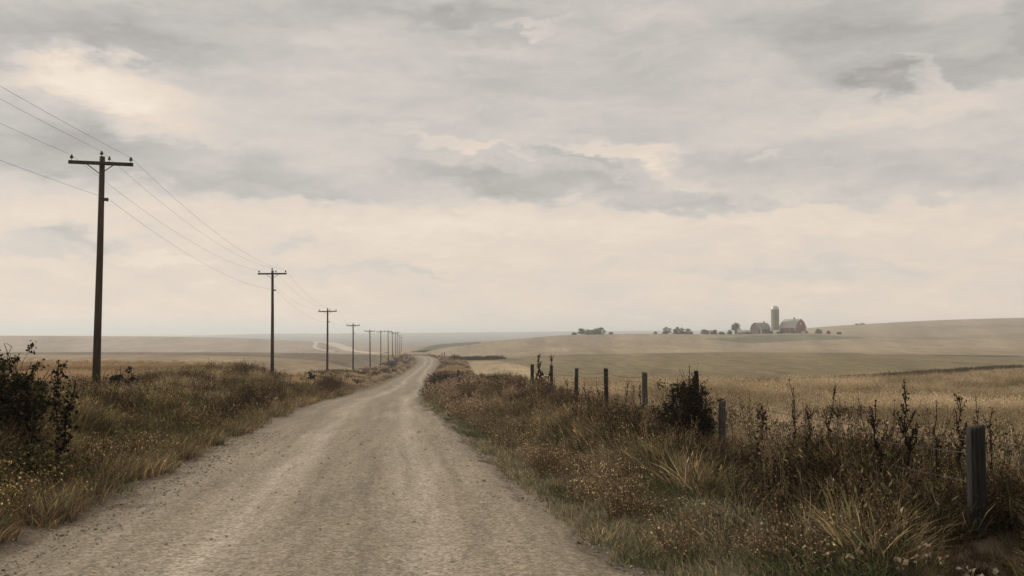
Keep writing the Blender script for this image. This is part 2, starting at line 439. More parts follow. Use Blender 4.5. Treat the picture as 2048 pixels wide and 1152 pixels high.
# ------------------------------------------------------------------ gravel road
def road_mesh():
    Yr = np.concatenate([np.linspace(-30, 4, 60, endpoint=False), np.exp(np.linspace(math.log(4), math.log(480), 520))])
    L = np.linspace(-1, 1, 56)
    LL, Y = np.meshgrid(L, Yr)
    edge = np.where(LL < 0, RW, rw_right(Y)) + 0.42 * (np.where(LL < 0, fbm(Y / 1.3, Y * 0 + 2, 51), fbm(Y / 1.3, Y * 0 + 9, 52)) - 0.45) + 0.25 * (fbm(Y / .35, LL * 0, 53) - .5)
    s = road_x(Y + .5) - road_x(Y - .5); k = 1 / np.sqrt(1 + s * s)
    off = LL * edge
    X = road_x(Y) + off * k; Y2 = Y - off * s * k
    z = road_z(Y)
    crown = 0.07 * (1 - LL**2) - 0.03 * np.exp(-((np.abs(off) - 0.95) / 0.4)**2) + 0.035 * np.exp(-((np.abs(off) - 2.0) / 0.3)**2)
    z = z + 0.004 + crown + 0.012 * (fbm(X / .8, Y2 / .9, 61) - .5) * (1 - np.abs(LL)**6)
    z = np.where(np.abs(LL) > 0.97, z - 0.05, z)
    idx = np.arange(X.size).reshape(X.shape)
    q = np.stack([idx[:-1, :-1], idx[:-1, 1:], idx[1:, 1:], idx[1:, :-1]], -1).reshape(-1, 4)
    m, nt, out = nodes('gravel')
    at = N(nt, 'ShaderNodeAttribute'); at.attribute_name = 'across'
    co = coords(nt)
    lat = at.outputs['Fac']
    wob = mathn(nt, 'MULTIPLY', mathn(nt, 'SUBTRACT', noise(nt, scaled(nt, co, (1, .25, 1)), 0.35, 3), 0.5), 0.7)
    la = mathn(nt, 'ADD', lat, wob)
    ab = mathn(nt, 'ABSOLUTE', mathn(nt, 'SUBTRACT', mathn(nt, 'ABSOLUTE', la), 0.95))
    track = mathn(nt, 'SUBTRACT', 1.0, mathn(nt, 'DIVIDE', ab, 0.55), clamp=True)
    fine = noise(nt, co, 42.0, 6, 0.75)
    mid = noise(nt, co, 7.0, 6, 0.7, 0.6)
    big = noise(nt, scaled(nt, co, (1, .35, 1)), 0.7, 4, 0.6)
    streak = noise(nt, scaled(nt, co, (2.2, 0.12, 1)), 1.2, 5, 0.7)
    vor = N(nt, 'ShaderNodeTexVoronoi'); vor.inputs['Scale'].default_value = 34.0; nt.links.new(co, vor.inputs['Vector'])
    vorb = N(nt, 'ShaderNodeTexVoronoi'); vorb.inputs['Scale'].default_value = 15.0; nt.links.new(co, vorb.inputs['Vector'])
    sp = N(nt, 'ShaderNodeSeparateColor'); nt.links.new(vor.outputs['Color'], sp.inputs[0])
    sp2 = N(nt, 'ShaderNodeSeparateColor'); nt.links.new(vorb.outputs['Color'], sp2.inputs[0])
    base = ramp(nt, track, [(0.0, (0.262, 0.217, 0.158)), (1.0, (0.368, 0.312, 0.238))])
    base = mixc(nt, 'MULTIPLY', 1.0, base, ramp(nt, sp.outputs[0], [(0.0, 0.66), (0.5, 1.0), (1.0, 1.4)]))
    base = mixc(nt, 'MULTIPLY', 1.0, base, ramp(nt, sp2.outputs[1], [(0.0, 0.9), (0.5, 1.0), (1.0, 1.1)]))
    base = mixc(nt, 'MULTIPLY', 1.0, base, ramp(nt, mid, [(0.3, 0.9), (0.7, 1.09)]))
    base = mixc(nt, 'MULTIPLY', 1.0, base, ramp(nt, big, [(0.3, 0.93), (0.7, 1.06)]))
    base = mixc(nt, 'MULTIPLY', 1.0, base, ramp(nt, streak, [(0.3, 0.84), (0.7, 1.12)]))
    base = mixc(nt, 'MULTIPLY', 1.0, base, ramp(nt, fine, [(0.3, 0.7), (0.7, 1.25)]))
    lon = N(nt, 'ShaderNodeCombineXYZ'); sxy = N(nt, 'ShaderNodeSeparateXYZ'); nt.links.new(co, sxy.inputs[0])
    nt.links.new(la, lon.inputs[0]); nt.links.new(mathn(nt, 'MULTIPLY', sxy.outputs[1], .03), lon.inputs[1])
    ruts = noise(nt, lon.outputs[0], 3.2, 5, .65)
    base = mixc(nt, 'MULTIPLY', 1.0, base, ramp(nt, ruts, [(0.32, (.76, .745, .72)), (0.68, (1.13, 1.13, 1.13))]))
    base = mixc(nt, 'MIX', mathn(nt, 'MULTIPLY', mathn(nt, 'SUBTRACT', mathn(nt, 'ABSOLUTE', la), 1.9, clamp=True), .9), base, mixc(nt, 'MULTIPLY', 1.0, base, (.72, .69, .63)))
    h = mathn(nt, 'ADD', mathn(nt, 'ADD', mathn(nt, 'MULTIPLY', mathn(nt, 'SUBTRACT', 1.0, vor.outputs['Distance']), 0.5), mathn(nt, 'MULTIPLY', mid, 1.2)), mathn(nt, 'MULTIPLY', fine, 0.8))
    principled(nt, out, base, 0.92, bump(nt, h, 0.38, 0.02), 0.15)
    me = mesh_np('gravel_road', np.stack([X, Y2, z], -1).reshape(-1, 3), [q], m, None, True)
    at = me.attributes.new('across', 'FLOAT', 'POINT'); at.data.foreach_set('value', off.ravel().astype(np.float32))
    tag(link('gravel_road', me), kind='structure', label='pale gravel road winding down between dry verges')
    return m
M_GRAVEL = road_mesh()

def ribbon(name, pts, widths, mat, label):
    """strip of road laid over the ground through world points"""
    pts = np.array(pts, float); t = np.arange(len(pts)); tt = np.linspace(0, len(pts) - 1, 60 * (len(pts) - 1))
    x = pchip(t, pts[:, 0], tt); y = pchip(t, pts[:, 1], tt); w = pchip(t, widths, tt)
    dx, dy = np.gradient(x), np.gradient(y); l = np.hypot(dx, dy) + 1e-9
    Vs = []; n = 9
    for k in range(n):
        o = (k / (n - 1) - .5)
        X, Y = x - dy / l * w * o, y + dx / l * w * o
        Vs.append(np.stack([X, Y, ground_z(X, Y) + 0.45 - 0.35 * (abs(o) > .49)], -1))
    V = np.stack(Vs, 1); idx = np.arange(V.shape[0] * n).reshape(-1, n)
    q = np.stack([idx[:-1, :-1], idx[:-1, 1:], idx[1:, 1:], idx[1:, :-1]], -1).reshape(-1, 4)
    me = mesh_np(name, V.reshape(-1, 3), [q], mat, None, True)
    return tag(link(name, me), kind='structure', label=label)
M_FARROAD = plain_mat('pale_track', (0.44, 0.375, 0.29), 0.95, 0.12, 0.08)
ribbon('far_road', hp((770,706.4),(722,704.4),(702,701.5),(690,696),(672,690),(636,683.6)), [4, 6, 9, 13, 17, 26], M_FARROAD, 'pale stretch of the road climbing the far hillside')
ribbon('far_track', hp((638,685),(631,690),(630,695),(644,700),(672,704)), [5, 4, 3.5, 3.5, 4], M_FARROAD, 'thin pale track looping beside the far road')

# ------------------------------------------------------------------ plant prototypes
def blades(n, radius, h, w, bend, seed, hue=0.12, seedhead=0.0, lean=0.3, cols=((1, 1, 1),)):
    r = np.random.default_rng(seed)
    ang = r.uniform(0, 2*PI, n); rad = radius * np.sqrt(r.uniform(0, 1, n))
    bx, by = rad*np.cos(ang), rad*np.sin(ang)
    H = h * r.uniform(0.45, 1.1, n); W = w * r.uniform(0.6, 1.3, n)
    da = ang + r.normal(0, 0.9, n); B = bend * r.uniform(0.2, 1.4, n); Ln = lean * r.uniform(0, 1, n)
    dx, dy = np.cos(da), np.sin(da)
    fa = r.uniform(0, 2*PI, n); sx, sy = np.cos(fa), np.sin(fa)
    kink = r.normal(0, 0.12, n)
    T = [0, .35, .7, 1.0]
    V = np.zeros((n, 7, 3))
    for k, t in enumerate(T):
        o = H * (Ln * t + B * t**2.2)
        px, py = bx + dx*o - dy*o*kink, by + dy*o + dx*o*kink
        pz = H * (t - 0.35*B*t**2.5) - 0.03
        ww = W * (1, .9, .6, 0)[k] * .5
        if k < 3:
            V[:, 2*k] = np.stack([px - sx*ww, py - sy*ww, pz], -1); V[:, 2*k+1] = np.stack([px + sx*ww, py + sy*ww, pz], -1)
        else: V[:, 6] = np.stack([px, py, pz], -1)
    b = np.arange(n)[:, None] * 7
    Q = np.concatenate([b + [0, 1, 3, 2], b + [2, 3, 5, 4]]); Tt = b + [4, 5, 6]
    cols = np.array(cols)
    c = cols[r.integers(0, len(cols), n)] * r.uniform(1-hue*2.5, 1+hue*2.5, (n, 1)) * r.uniform(1-hue*.5, 1+hue*.5, (n, 3))
    Cc = np.repeat(c[:, None], 7, 1).reshape(-1, 3)
    Vv = V.reshape(-1, 3)
    if seedhead > 0:
        sel = np.where(r.uniform(0, 1, n) < seedhead)[0]
        tip = V[sel, 6]; dirn = tip - (V[sel, 4] + V[sel, 5]) / 2
        dirn /= np.linalg.norm(dirn, axis=1, keepdims=True) + 1e-9
        L = h * .13; wd = w * .8
        m_ = len(sel); a = r.uniform(0, 2*PI, m_)
        sd = np.stack([np.cos(a), np.sin(a), np.zeros(m_)], -1)
        sv = np.stack([tip - dirn*L*.4, tip + dirn*L*.1 + sd*wd, tip + dirn*L*.8, tip + dirn*L*.1 - sd*wd], 1).reshape(-1, 3)
        base = len(Vv); q2 = base + np.arange(m_)[:, None]*4 + np.array([0, 1, 2, 3])
        Vv = np.concatenate([Vv, sv]); Q = np.concatenate([Q, q2])
        Cc = np.concatenate([Cc, np.repeat(c[sel]*1.15, 4, 0)])
    return Vv, Q, Tt, Cc
def leaves(pts, size, seed, cols, spread=0.35, up=0.35):
    """folded diamond leaves at points"""
    r = np.random.default_rng(seed); n = len(pts)
    d = r.normal(0, 1, (n, 3)); d[:, 2] += up; d /= np.linalg.norm(d, axis=1, keepdims=True)
    s = np.cross(d, r.normal(0, 1, (n, 3))); s /= np.linalg.norm(s, axis=1, keepdims=True) + 1e-9
    nn = np.cross(d, s)
    L = size * r.uniform(.5, 1.3, (n, 1)); W = L * r.uniform(.25, .45, (n, 1))
    p = pts
    V = np.stack([p, p + d*L*.5 + s*W + nn*W*.4, p + d*L - nn*L*.15, p + d*L*.5 - s*W + nn*W*.4], 1)
    b = np.arange(n)[:, None]*4
    T = np.concatenate([b + [0, 1, 2], b + [0, 2, 3]])
    cols = np.array(cols); c = cols[r.integers(0, len(cols), n)] * r.uniform(.65, 1.35, (n, 1)) * r.uniform(.92, 1.08, (n, 3))
    return V.reshape(-1, 3), T, np.repeat(c, 4, 0)
def stick(p0, p1, r0, r1, n=4, k=4, wig=0.0, seed=0):
    r = np.random.default_rng(seed)
    p0, p1 = np.array(p0, float), np.array(p1, float)
    t = np.linspace(0, 1, k)[:, None]
    pts = p0 + (p1 - p0)*t + r.normal(0, wig, (k, 3)) * (t * (1 - t) * 4)
    ax = (p1 - p0) / (np.linalg.norm(p1 - p0) + 1e-9)
    a = np.cross(ax, [0.3, 0.9, 0.2]); a /= np.linalg.norm(a) + 1e-9; b = np.cross(ax, a)
    an = np.arange(n) * 2*PI/n
    rad = (r0 + (r1 - r0)*t)
    V = (pts[:, None] + (np.cos(an)[:, None]*a + np.sin(an)[:, None]*b)[None]*rad[:, None]).reshape(-1, 3)
    i = np.arange(k-1)[:, None]*n; j = np.arange(n)[None]
    Q = np.stack([i+j, i+(j+1) % n, i+n+(j+1) % n, i+n+j], -1).reshape(-1, 4)
    return V, Q, pts
class NB:
    def __init__(self): self.V = []; self.Q = []; self.T = []; self.C = []; self.n = 0
    def add(self, V, Q=None, T=None, col=(1, 1, 1)):
        V = np.asarray(V, float)
        if Q is not None and len(Q): self.Q.append(np.asarray(Q) + self.n)
        if T is not None and len(T): self.T.append(np.asarray(T) + self.n)
        col = np.asarray(col, float)
        self.C.append(np.broadcast_to(col, V.shape).copy() if col.ndim == 1 else col)
        self.V.append(V); self.n += len(V); return self
    def mesh(self, name, mat):
        return mesh_np(name, np.concatenate(self.V), ([np.concatenate(self.Q)] if self.Q else []) + ([np.concatenate(self.T)] if self.T else []), mat, np.concatenate(self.C))

PROTO = {}
def proto(kind, meshes): PROTO[kind] = [bpy.data.objects.new('plant_clump', me) for me in meshes]
def b2m(args, extra=None):
    V, Q, T, c = blades(**args)
    nb = NB().add(V, Q, T, c)
    if extra: extra(nb)
    return nb.mesh('plant_clump', M_VEGI)
DRY = ((1.0, .95, .84), (1.14, 1.04, .9), (.78, .72, .64), (.98, .86, .72), (1.35, 1.24, 1.08))
GRN = ((1.0, 1.0, 1.0), (1.12, 1.1, .95), (.75, .83, .78), (1.4, 1.3, 1.12), (2.1, 1.85, 1.6), (.6, .62, .6))
proto('short', [b2m(dict(n=46, radius=.17, h=.2, w=.013, hue=.2, bend=.6, seed=s, cols=GRN, lean=.5)) for s in range(4)])
proto('mid', [b2m(dict(n=46, radius=.2, h=.42, w=.014, hue=.22, bend=.6, seed=20+s, cols=GRN, lean=.4, seedhead=.06)) for s in range(4)])
proto('tall', [b2m(dict(n=40, radius=.2, h=.62, w=.011, hue=.22, bend=.5, seed=40+s, cols=DRY, lean=.35, seedhead=.3)) for s in range(4)])
proto('pale', [b2m(dict(n=42, radius=.22, h=.66, w=.012, hue=.2, bend=.6, seed=60+s, cols=DRY, lean=.3, seedhead=.45)) for s in range(4)])
proto('coarse', [b2m(dict(n=60, radius=.5, h=.5, w=.03, bend=.6, seed=80+s, cols=DRY, lean=.4)) for s in range(3)])
def leafy(seed, h=.55, r=.32, n=200, size=.045, stems=9, cols=((1, 1, 1), (1.3, 1.1, .9), (.6, .6, .6), (.45, .4, .4), (.8, .75, .7), (2.6, 2.2, 1.6))):
    g = np.random.default_rng(seed); nb = NB(); pts = []
    for i in range(stems):
        a = g.uniform(0, 2*PI); q = r*math.sqrt(g.uniform(0, 1)); hh = h*g.uniform(.5, 1.15)
        p1 = (q*math.cos(a)*1.5, q*math.sin(a)*1.5, hh)
        V, Q, sp = stick((q*.5*math.cos(a), q*.5*math.sin(a), -.05), p1, .006, .002, 3, 5, .03, seed*50+i)
        nb.add(V, Q, None, (.6, .5, .42))
        t = g.uniform(.15, 1, n // stems)
        base = np.stack([np.interp(t, np.linspace(0, 1, 5), sp[:, k]) for k in range(3)], -1)
        pts.append(base + g.normal(0, .05, base.shape))
    V, T, c = leaves(np.concatenate(pts), size, seed, cols)
    nb.add(V, None, T, c)
    return nb.mesh('plant_clump', M_VEGI)
proto('leafy', [leafy(100+s) for s in range(4)])
proto('dryleafy', [leafy(120+s, .6, .3, 240, .032, 14, ((1, .9, .75), (1.4, 1.2, .9), (.55, .47, .42), (.4, .35, .32), (.7, .6, .55), (.9, .8, .7), (.6, .5, .45), (.9, .85, .8), (2.6, 2.3, 1.8))) for s in range(4)])
proto('clump', [leafy(140+s, .8, .7, 260, .11, 12, ((1, 1, 1), (1.25, 1.1, .95), (.65, .6, .6))) for s in range(3)])
def stalk(seed):
    g = np.random.default_rng(seed); nb = NB()
    for i in range(3):
        hh = g.uniform(.55, 1.05); a = g.uniform(0, 2*PI); p1 = (math.cos(a)*.16, math.sin(a)*.16, hh)
        V, Q, sp = stick((math.cos(a)*.03, math.sin(a)*.03, -.05), p1, .0055, .003, 3, 6, .03, seed*9+i); nb.add(V, Q, None, (1, .9, .8))
        for k in range(g.integers(2, 6)):
            b = sp[g.integers(2, 5)]; q = b + np.array([g.normal(0, .06), g.normal(0, .06), g.uniform(.06, .2)])
            V, Q, s2 = stick(b, q, .0035, .002, 3, 4, .01, seed*31+i*7+k); nb.add(V, Q, None, (1, .9, .8))
            V, T, c = leaves(s2[1:] + g.normal(0, .006, (3, 3)), .03, seed*5+k, ((1, .9, .8), (1.6, 1.4, 1.2))); nb.add(V, None, T, c)
        t = g.uniform(.6, 1, 12); pp = np.stack([np.interp(t, np.linspace(0, 1, 6), sp[:, k]) for k in range(3)], -1)
        V, T, c = leaves(pp, .028, seed*17+i, ((1, .9, .8), (1.7, 1.5, 1.2), (.6, .5, .45))); nb.add(V, None, T, c)
    return nb.mesh('plant_clump', M_VEGI)
proto('stalk', [stalk(200+s) for s in range(6)])
def stone(seed):
    import bmesh
    bm = bmesh.new(); bmesh.ops.create_icosphere(bm, subdivisions=1, radius=1)
    g = random.Random(seed)
    for v in bm.verts: v.co *= g.uniform(.65, 1.15); v.co.z *= .6
    me = bpy.data.meshes.new('pebble'); bm.to_mesh(me); bm.free(); me.materials.append(M_STONE); return me
m, nt, out = nodes('pebble_stone')
t = N(nt, 'ShaderNodeAttribute'); t.attribute_type = 'INSTANCER'; t.attribute_name = 'tint'
principled(nt, out, t.outputs['Color'], .9, None, .2); M_STONE = m
proto('stone', [stone(s) for s in range(5)])

def fence_x(Y): return pchip([4, 9.5, 20, 27, 49, 95, 109, 200, 300, 340, 420], [3.9, 4.43, 4.2, 3.55, 1.0, -4.4, -5.9, -11.5, -17.3, -21.5, -31], Y)
PLANTS = ('short', 'mid', 'tall', 'pale', 'leafy', 'dryleafy', 'stalk')
def scatter(name, label, kind, X, Y, scale, tint, tilt=0.12, zoff=0.0, Z=None):
    if kind in PLANTS:                               # trodden patch on the road side of the nearest posts; undergrowth lower by the fence
        q = np.clip(1 - np.abs(X - (3.4 + (Y - 7.4) * .5)) / .75, 0, 1) * (1 - sstep(9.2, 9.7, Y)) * sstep(5.5, 6.5, Y)
        f = 1 - .72 * np.clip(q * 2, 0, 1)
        f = f * (1 - .6 * np.clip(1.6 - np.abs(X - 3.3) / .55, 0, 1) * sstep(15, 16.5, Y) * (1 - sstep(20.2, 20.6, Y)))
        f = f * (1 - .52 * sstep(1.7, .6, np.abs(X - fence_x(Y) + .5)) * sstep(12, 17, Y) * (1 - sstep(48, 56, Y)))
        scale = scale * f; keep = rng.uniform(0, 1, len(X)) < .35 + .65 * np.clip((f - .25) / .75, 0, 1)
        X, Y, scale, tint = X[keep], Y[keep], scale[keep], tint[keep]
    n = len(X)
    Z = ground_z(X, Y) + zoff if Z is None else Z
    me = bpy.data.meshes.new(name)
    me.vertices.add(n); me.vertices.foreach_set('co', np.stack([X, Y, Z], -1).astype(np.float32).ravel())
    rot = np.stack([rng.normal(0, tilt, n), rng.normal(0, tilt, n), rng.uniform(0, 2*PI, n)], -1).astype(np.float32)
    a = me.attributes.new('turn', 'FLOAT_VECTOR', 'POINT'); a.data.foreach_set('vector', rot.ravel())
    sc = np.asarray(scale, np.float32)
    if sc.ndim == 1: sc = np.repeat(sc[:, None], 3, 1)
    a = me.attributes.new('size', 'FLOAT_VECTOR', 'POINT'); a.data.foreach_set('vector', sc.ravel())
    pr = PROTO[kind]
    a = me.attributes.new('pick', 'INT', 'POINT'); a.data.foreach_set('value', rng.integers(0, len(pr), n).astype(np.int32))
    c4 = np.ones((n, 4), np.float32); c4[:, :3] = np.clip(tint, 0.004, .9)
    a = me.attributes.new('tint', 'FLOAT_COLOR', 'POINT'); a.data.foreach_set('color', c4.ravel())
    o = link(name, me); tag(o, label, None, None, 'stuff')
    ng = bpy.data.node_groups.new(name, 'GeometryNodeTree')
    ng.interface.new_socket('Geometry', in_out='INPUT', socket_type='NodeSocketGeometry')
    ng.interface.new_socket('Geometry', in_out='OUTPUT', socket_type='NodeSocketGeometry')
    gi = ng.nodes.new('NodeGroupInput'); go = ng.nodes.new('NodeGroupOutput')
    gti = ng.nodes.new('GeometryNodeGeometryToInstance')
    for p in reversed(pr):
        oi = ng.nodes.new('GeometryNodeObjectInfo'); oi.inputs['Object'].default_value = p
        ng.links.new(oi.outputs['Geometry'], gti.inputs[0])
    iop = ng.nodes.new('GeometryNodeInstanceOnPoints'); iop.inputs['Pick Instance'].default_value = True
    def na(nm, t):
        q = ng.nodes.new('GeometryNodeInputNamedAttribute'); q.data_type = t; q.inputs['Name'].default_value = nm
        return q.outputs['Attribute']
    e2r = ng.nodes.new('FunctionNodeEulerToRotation')
    ng.links.new(na('turn', 'FLOAT_VECTOR'), e2r.inputs[0])
    ng.links.new(gi.outputs[0], iop.inputs['Points']); ng.links.new(gti.outputs[0], iop.inputs['Instance'])
    ng.links.new(na('pick', 'INT'), iop.inputs['Instance Index'])
    ng.links.new(e2r.outputs[0], iop.inputs['Rotation']); ng.links.new(na('size', 'FLOAT_VECTOR'), iop.inputs['Scale'])
    ng.links.new(iop.outputs[0], go.inputs[0])
    md = o.modifiers.new('growth', 'NODES'); md.node_group = ng
    return o

def area(dens, y0, y1, x0f, x1f):
    """random points with density dens(per m2 at y0) falling off with distance; x0f/x1f give X limits at each Y"""
    n = int(dens)
    # sample Y with pdf ~ 1/Y so that screen density stays even
    Y = np.exp(rng.uniform(math.log(y0), math.log(y1), n))
    a, b = x0f(Y), x1f(Y)
    return a + (b - a) * rng.uniform(0, 1, n), Y
def in_view(X, Y, m=3.0):
    return np.abs(X) < 0.62 * Y + m + 1
def lerp3(a, b, t):
    return np.array(a)[None] * (1 - t[:, None]) + np.array(b)[None] * t[:, None]
LEFT_E = lambda Y: road_x(Y) - RW
RIGHT_E = lambda Y: road_x(Y) + rw_right(Y)
def jit(n, a=.18): return rng.uniform(1-a, 1+a, (n, 1)) * rng.uniform(.95, 1.05, (n, 3))

GREEN, OLIVE, STRAW, RUST, DARK = (.095, .093, .042), (.18, .152, .08), (.43, .345, .225), (.16, .088, .042), (.04, .03, .019)
# --- left verge
X, Y = area(17000, 5.5, 62, lambda Y: LEFT_E(Y) - 9.5, lambda Y: LEFT_E(Y) - .05)
k = in_view(X, Y); X, Y = X[k], Y[k]
e = LEFT_E(Y) - X
p = fbm(X / 1.6, Y / 2.2, 71); p2 = fbm(X / .6, Y / .8, 72)
g = np.clip(sstep(.48, .64, p) * (1 - sstep(4.0, 7, e)), 0, 1)
sel = (rng.uniform(0, 1, len(X)) < np.clip(.3 + .7 * sstep(.1, .7, e), 0, 1)) & (p2 > .42)
tint = lerp3(OLIVE, GREEN, g); dr = sstep(.5, .2, p) * .55 + sstep(3.5, 7, e) * .65; tint = tint * (1 - np.clip(dr, 0, 1)[:, None]) + np.array(STRAW) * .8 * np.clip(dr, 0, 1)[:, None]
eb = (1 - sstep(.0, 1.0, e))[:, None]; tint = tint * (1 - eb * .7) + np.array((.26, .2, .135)) * eb * .65
tint = tint * jit(len(X))
s = (.75 + .4 * sstep(0, 2.2, e)) * (.75 + .5 * sstep(.3, .7, p2)) * rng.uniform(.7, 1.25, len(X))
scatter('verge_grass', 'green and straw grass on the bank left of the gravel road', 'mid', X[sel], Y[sel], s[sel], tint[sel], .16)
X, Y = area(10500, 6, 62, lambda Y: LEFT_E(Y) - 11, lambda Y: LEFT_E(Y) - 1.2)
k = in_view(X, Y) & (fbm(X / 1.4, Y / 2, 74) > .4); X, Y = X[k], Y[k]; e = LEFT_E(Y) - X
t = fbm(X / 1.2, Y / 1.8, 75)
tint = lerp3((.24, .18, .115), (.5, .405, .27), sstep(.35, .65, t)) * jit(len(X))
scatter('tall_dry_grass', 'tall straw coloured grass along the top of the left bank', 'tall', X, Y, (.65 + .35 * sstep(1, 5, e)) * rng.uniform(.7, 1.15, len(X)), tint, .2)
X, Y = area(6500, 7, 62, lambda Y: LEFT_E(Y) - 10, lambda Y: LEFT_E(Y) - .7)
k = in_view(X, Y) & (fbm(X / 1.7, Y / 2.6, 77) > .5); X, Y = X[k], Y[k]
tint = lerp3((.065, .058, .032), (.15, .108, .07), rng.uniform(0, 1, len(X))) * jit(len(X))
scatter('bank_weeds', 'dark brown leafy weeds in patches on the left bank', 'dryleafy', X, Y, rng.uniform(.6, 1.1, len(X)), tint, .15)
X, Y = area(6000, 6, 62, lambda Y: LEFT_E(Y) - 9, lambda Y: LEFT_E(Y) - .5)
k = in_view(X, Y) & (fbm(X / 1.1, Y / 1.6, 171) > .44) & (rng.uniform(0, 1, len(X)) < .3 + .7 * sstep(8, 15, Y)); X, Y = X[k], Y[k]
tint = lerp3((.15, .11, .07), (.42, .335, .22), sstep(.3, .7, fbm(X / .7, Y / 1.1, 172))) * jit(len(X), .25)
scatter('dry_weeds', 'tan and brown leafy dead weeds all over the left bank', 'dryleafy', X, Y, rng.uniform(.5, 1.05, len(X)), tint, .25)
X, Y = area(3400, 5.5, 55, lambda Y: RIGHT_E(Y) + .6, lambda Y: fence_x(Y) - .6)
k = in_view(X, Y) & (fbm(X / .9, Y / 1.4, 173) > .45) & (rng.uniform(0, 1, len(X)) < .22 + .78 * sstep(8, 16, Y)); X, Y = X[k], Y[k]
tint = lerp3((.16, .13, .09), (.42, .355, .255), sstep(.3, .7, fbm(X / .6, Y / .9, 174))) * jit(len(X), .25)
scatter('straw_weeds', 'straw coloured dead weeds between the road edge and the brown undergrowth', 'dryleafy', X, Y, rng.uniform(.35, .8, len(X)), tint, .3)
X, Y = area(1100, 24, 75, lambda Y: LEFT_E(Y) - 8, lambda Y: LEFT_E(Y) - .8)
k = fbm(X / 1.6, Y / 4, 176) > .52; X, Y = X[k], Y[k]
scatter('bank_brush', 'dark brown brush in patches along the left bank below the second pole', 'dryleafy', X, Y, rng.uniform(.9, 1.6, len(X)), lerp3((.05, .04, .031), (.11, .086, .06), rng.uniform(0, 1, len(X))), .15)
X, Y = area(3000, 6, 40, lambda Y: LEFT_E(Y) - 6.5, lambda Y: LEFT_E(Y) - .7)
k = in_view(X, Y) & (fbm(X / 1.3, Y / 1.9, 79) > .42); X, Y = X[k], Y[k]
tint = lerp3((.05, .052, .024), (.13, .118, .055), sstep(.35, .65, fbm(X / .8, Y / 1.2, 80))) * jit(len(X), .25)
scatter('green_weeds', 'olive green leafy weeds on the lower slope of the left bank', 'leafy', X, Y, rng.uniform(.45, .95, len(X)), tint, .2)
# --- right verge
X, Y = area(11000, 5, 60, lambda Y: RIGHT_E(Y) + .1, lambda Y: RIGHT_E(Y) + 2.5 + .8 * sstep(14, 30, Y))
k = in_view(X, Y); X, Y = X[k], Y[k]; e = X - RIGHT_E(Y)
p = fbm(X / .9, Y / 1.6, 81)
sel = rng.uniform(0, 1, len(X)) < np.clip(.12 + .88 * sstep(.1, 1.2, e + 1.0 * (p - .5)), 0, 1)
tint = lerp3((.1, .102, .056), (.235, .208, .14), sstep(.4, .66, p)) * jit(len(X), .3)
scatter('roadside_grass', 'short green and yellow grass along the right edge of the road', 'short', X[sel], Y[sel], rng.uniform(.6, 1.25, sel.sum()) * (.7 + .4 * sstep(.3, 2, e[sel])), tint[sel], .2)
X, Y = area(8200, 6, 62, lambda Y: RIGHT_E(Y) + 1.3, lambda Y: fence_x(Y) + .5)
k = in_view(X, Y) & (fbm(X / 1.2, Y / 1.8, 83) > .42); X, Y = X[k], Y[k]
t = fbm(X / .8, Y / 1.3, 84)
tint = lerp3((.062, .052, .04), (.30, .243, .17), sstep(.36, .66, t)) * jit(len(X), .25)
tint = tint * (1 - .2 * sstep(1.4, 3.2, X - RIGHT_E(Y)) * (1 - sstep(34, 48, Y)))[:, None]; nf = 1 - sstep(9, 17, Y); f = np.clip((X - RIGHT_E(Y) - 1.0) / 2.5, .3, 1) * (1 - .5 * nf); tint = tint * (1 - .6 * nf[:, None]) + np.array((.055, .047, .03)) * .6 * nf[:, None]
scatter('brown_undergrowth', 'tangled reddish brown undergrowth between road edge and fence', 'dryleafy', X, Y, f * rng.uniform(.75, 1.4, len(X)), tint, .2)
X, Y = area(4000, 10, 60, lambda Y: RIGHT_E(Y) + 1.6, lambda Y: fence_x(Y) + 1)
k = in_view(X, Y) & (fbm(X / .8, Y / 1.3, 86) > .48); X, Y = X[k], Y[k]
tint = lerp3((.17, .13, .085), (.46, .37, .25), rng.uniform(0, 1, len(X))) * jit(len(X))
scatter('fence_line_grass', 'thin straw grass growing through the brown undergrowth by the fence', 'tall', X, Y, rng.uniform(.5, 1.0, len(X)), tint, .3)
X, Y = area(2300, 5.2, 20, lambda Y: RIGHT_E(Y) + 2.0, lambda Y: fence_x(Y) + .6)
k = in_view(X, Y) & (fbm(X / .7, Y / 1.0, 88) > .36); X, Y = X[k], Y[k]
tint = lerp3((.035, .03, .019), (.13, .107, .065), sstep(.3, .75, fbm(X / .5, Y / .7, 89))) * jit(len(X), .3)
scatter('ditch_weeds', 'dark tangled weeds in the ditch at the lower right', 'dryleafy', X, Y, rng.uniform(.5, .95, len(X)), tint, .2)
X, Y = area(3600, 5.2, 30, lambda Y: RIGHT_E(Y) + 1.7, lambda Y: fence_x(Y) + .8)
k = in_view(X, Y); X, Y = X[k], Y[k]
tint = lerp3((.07, .062, .035), (.26, .215, .13), sstep(.35, .75, fbm(X / .5, Y / .7, 90)))* jit(len(X), .3)
scatter('ditch_grass', 'uneven dark and straw grass standing among the ditch weeds', 'mid', X, Y, rng.uniform(.6, 1.35, len(X)), tint, .2)
X, Y = area(520, 6.3, 45, lambda Y: RIGHT_E(Y) + 2.0, lambda Y: fence_x(Y) + 2.5)
k = in_view(X, Y); X, Y = X[k], Y[k]
scatter('weed_undergrowth', 'thin dead stalks standing in the undergrowth near the fence', 'stalk', X, Y, rng.uniform(.55, 1.15, len(X)), lerp3((.045, .036, .028), (.30, .24, .16), rng.uniform(0, 1, len(X))**2), .15)
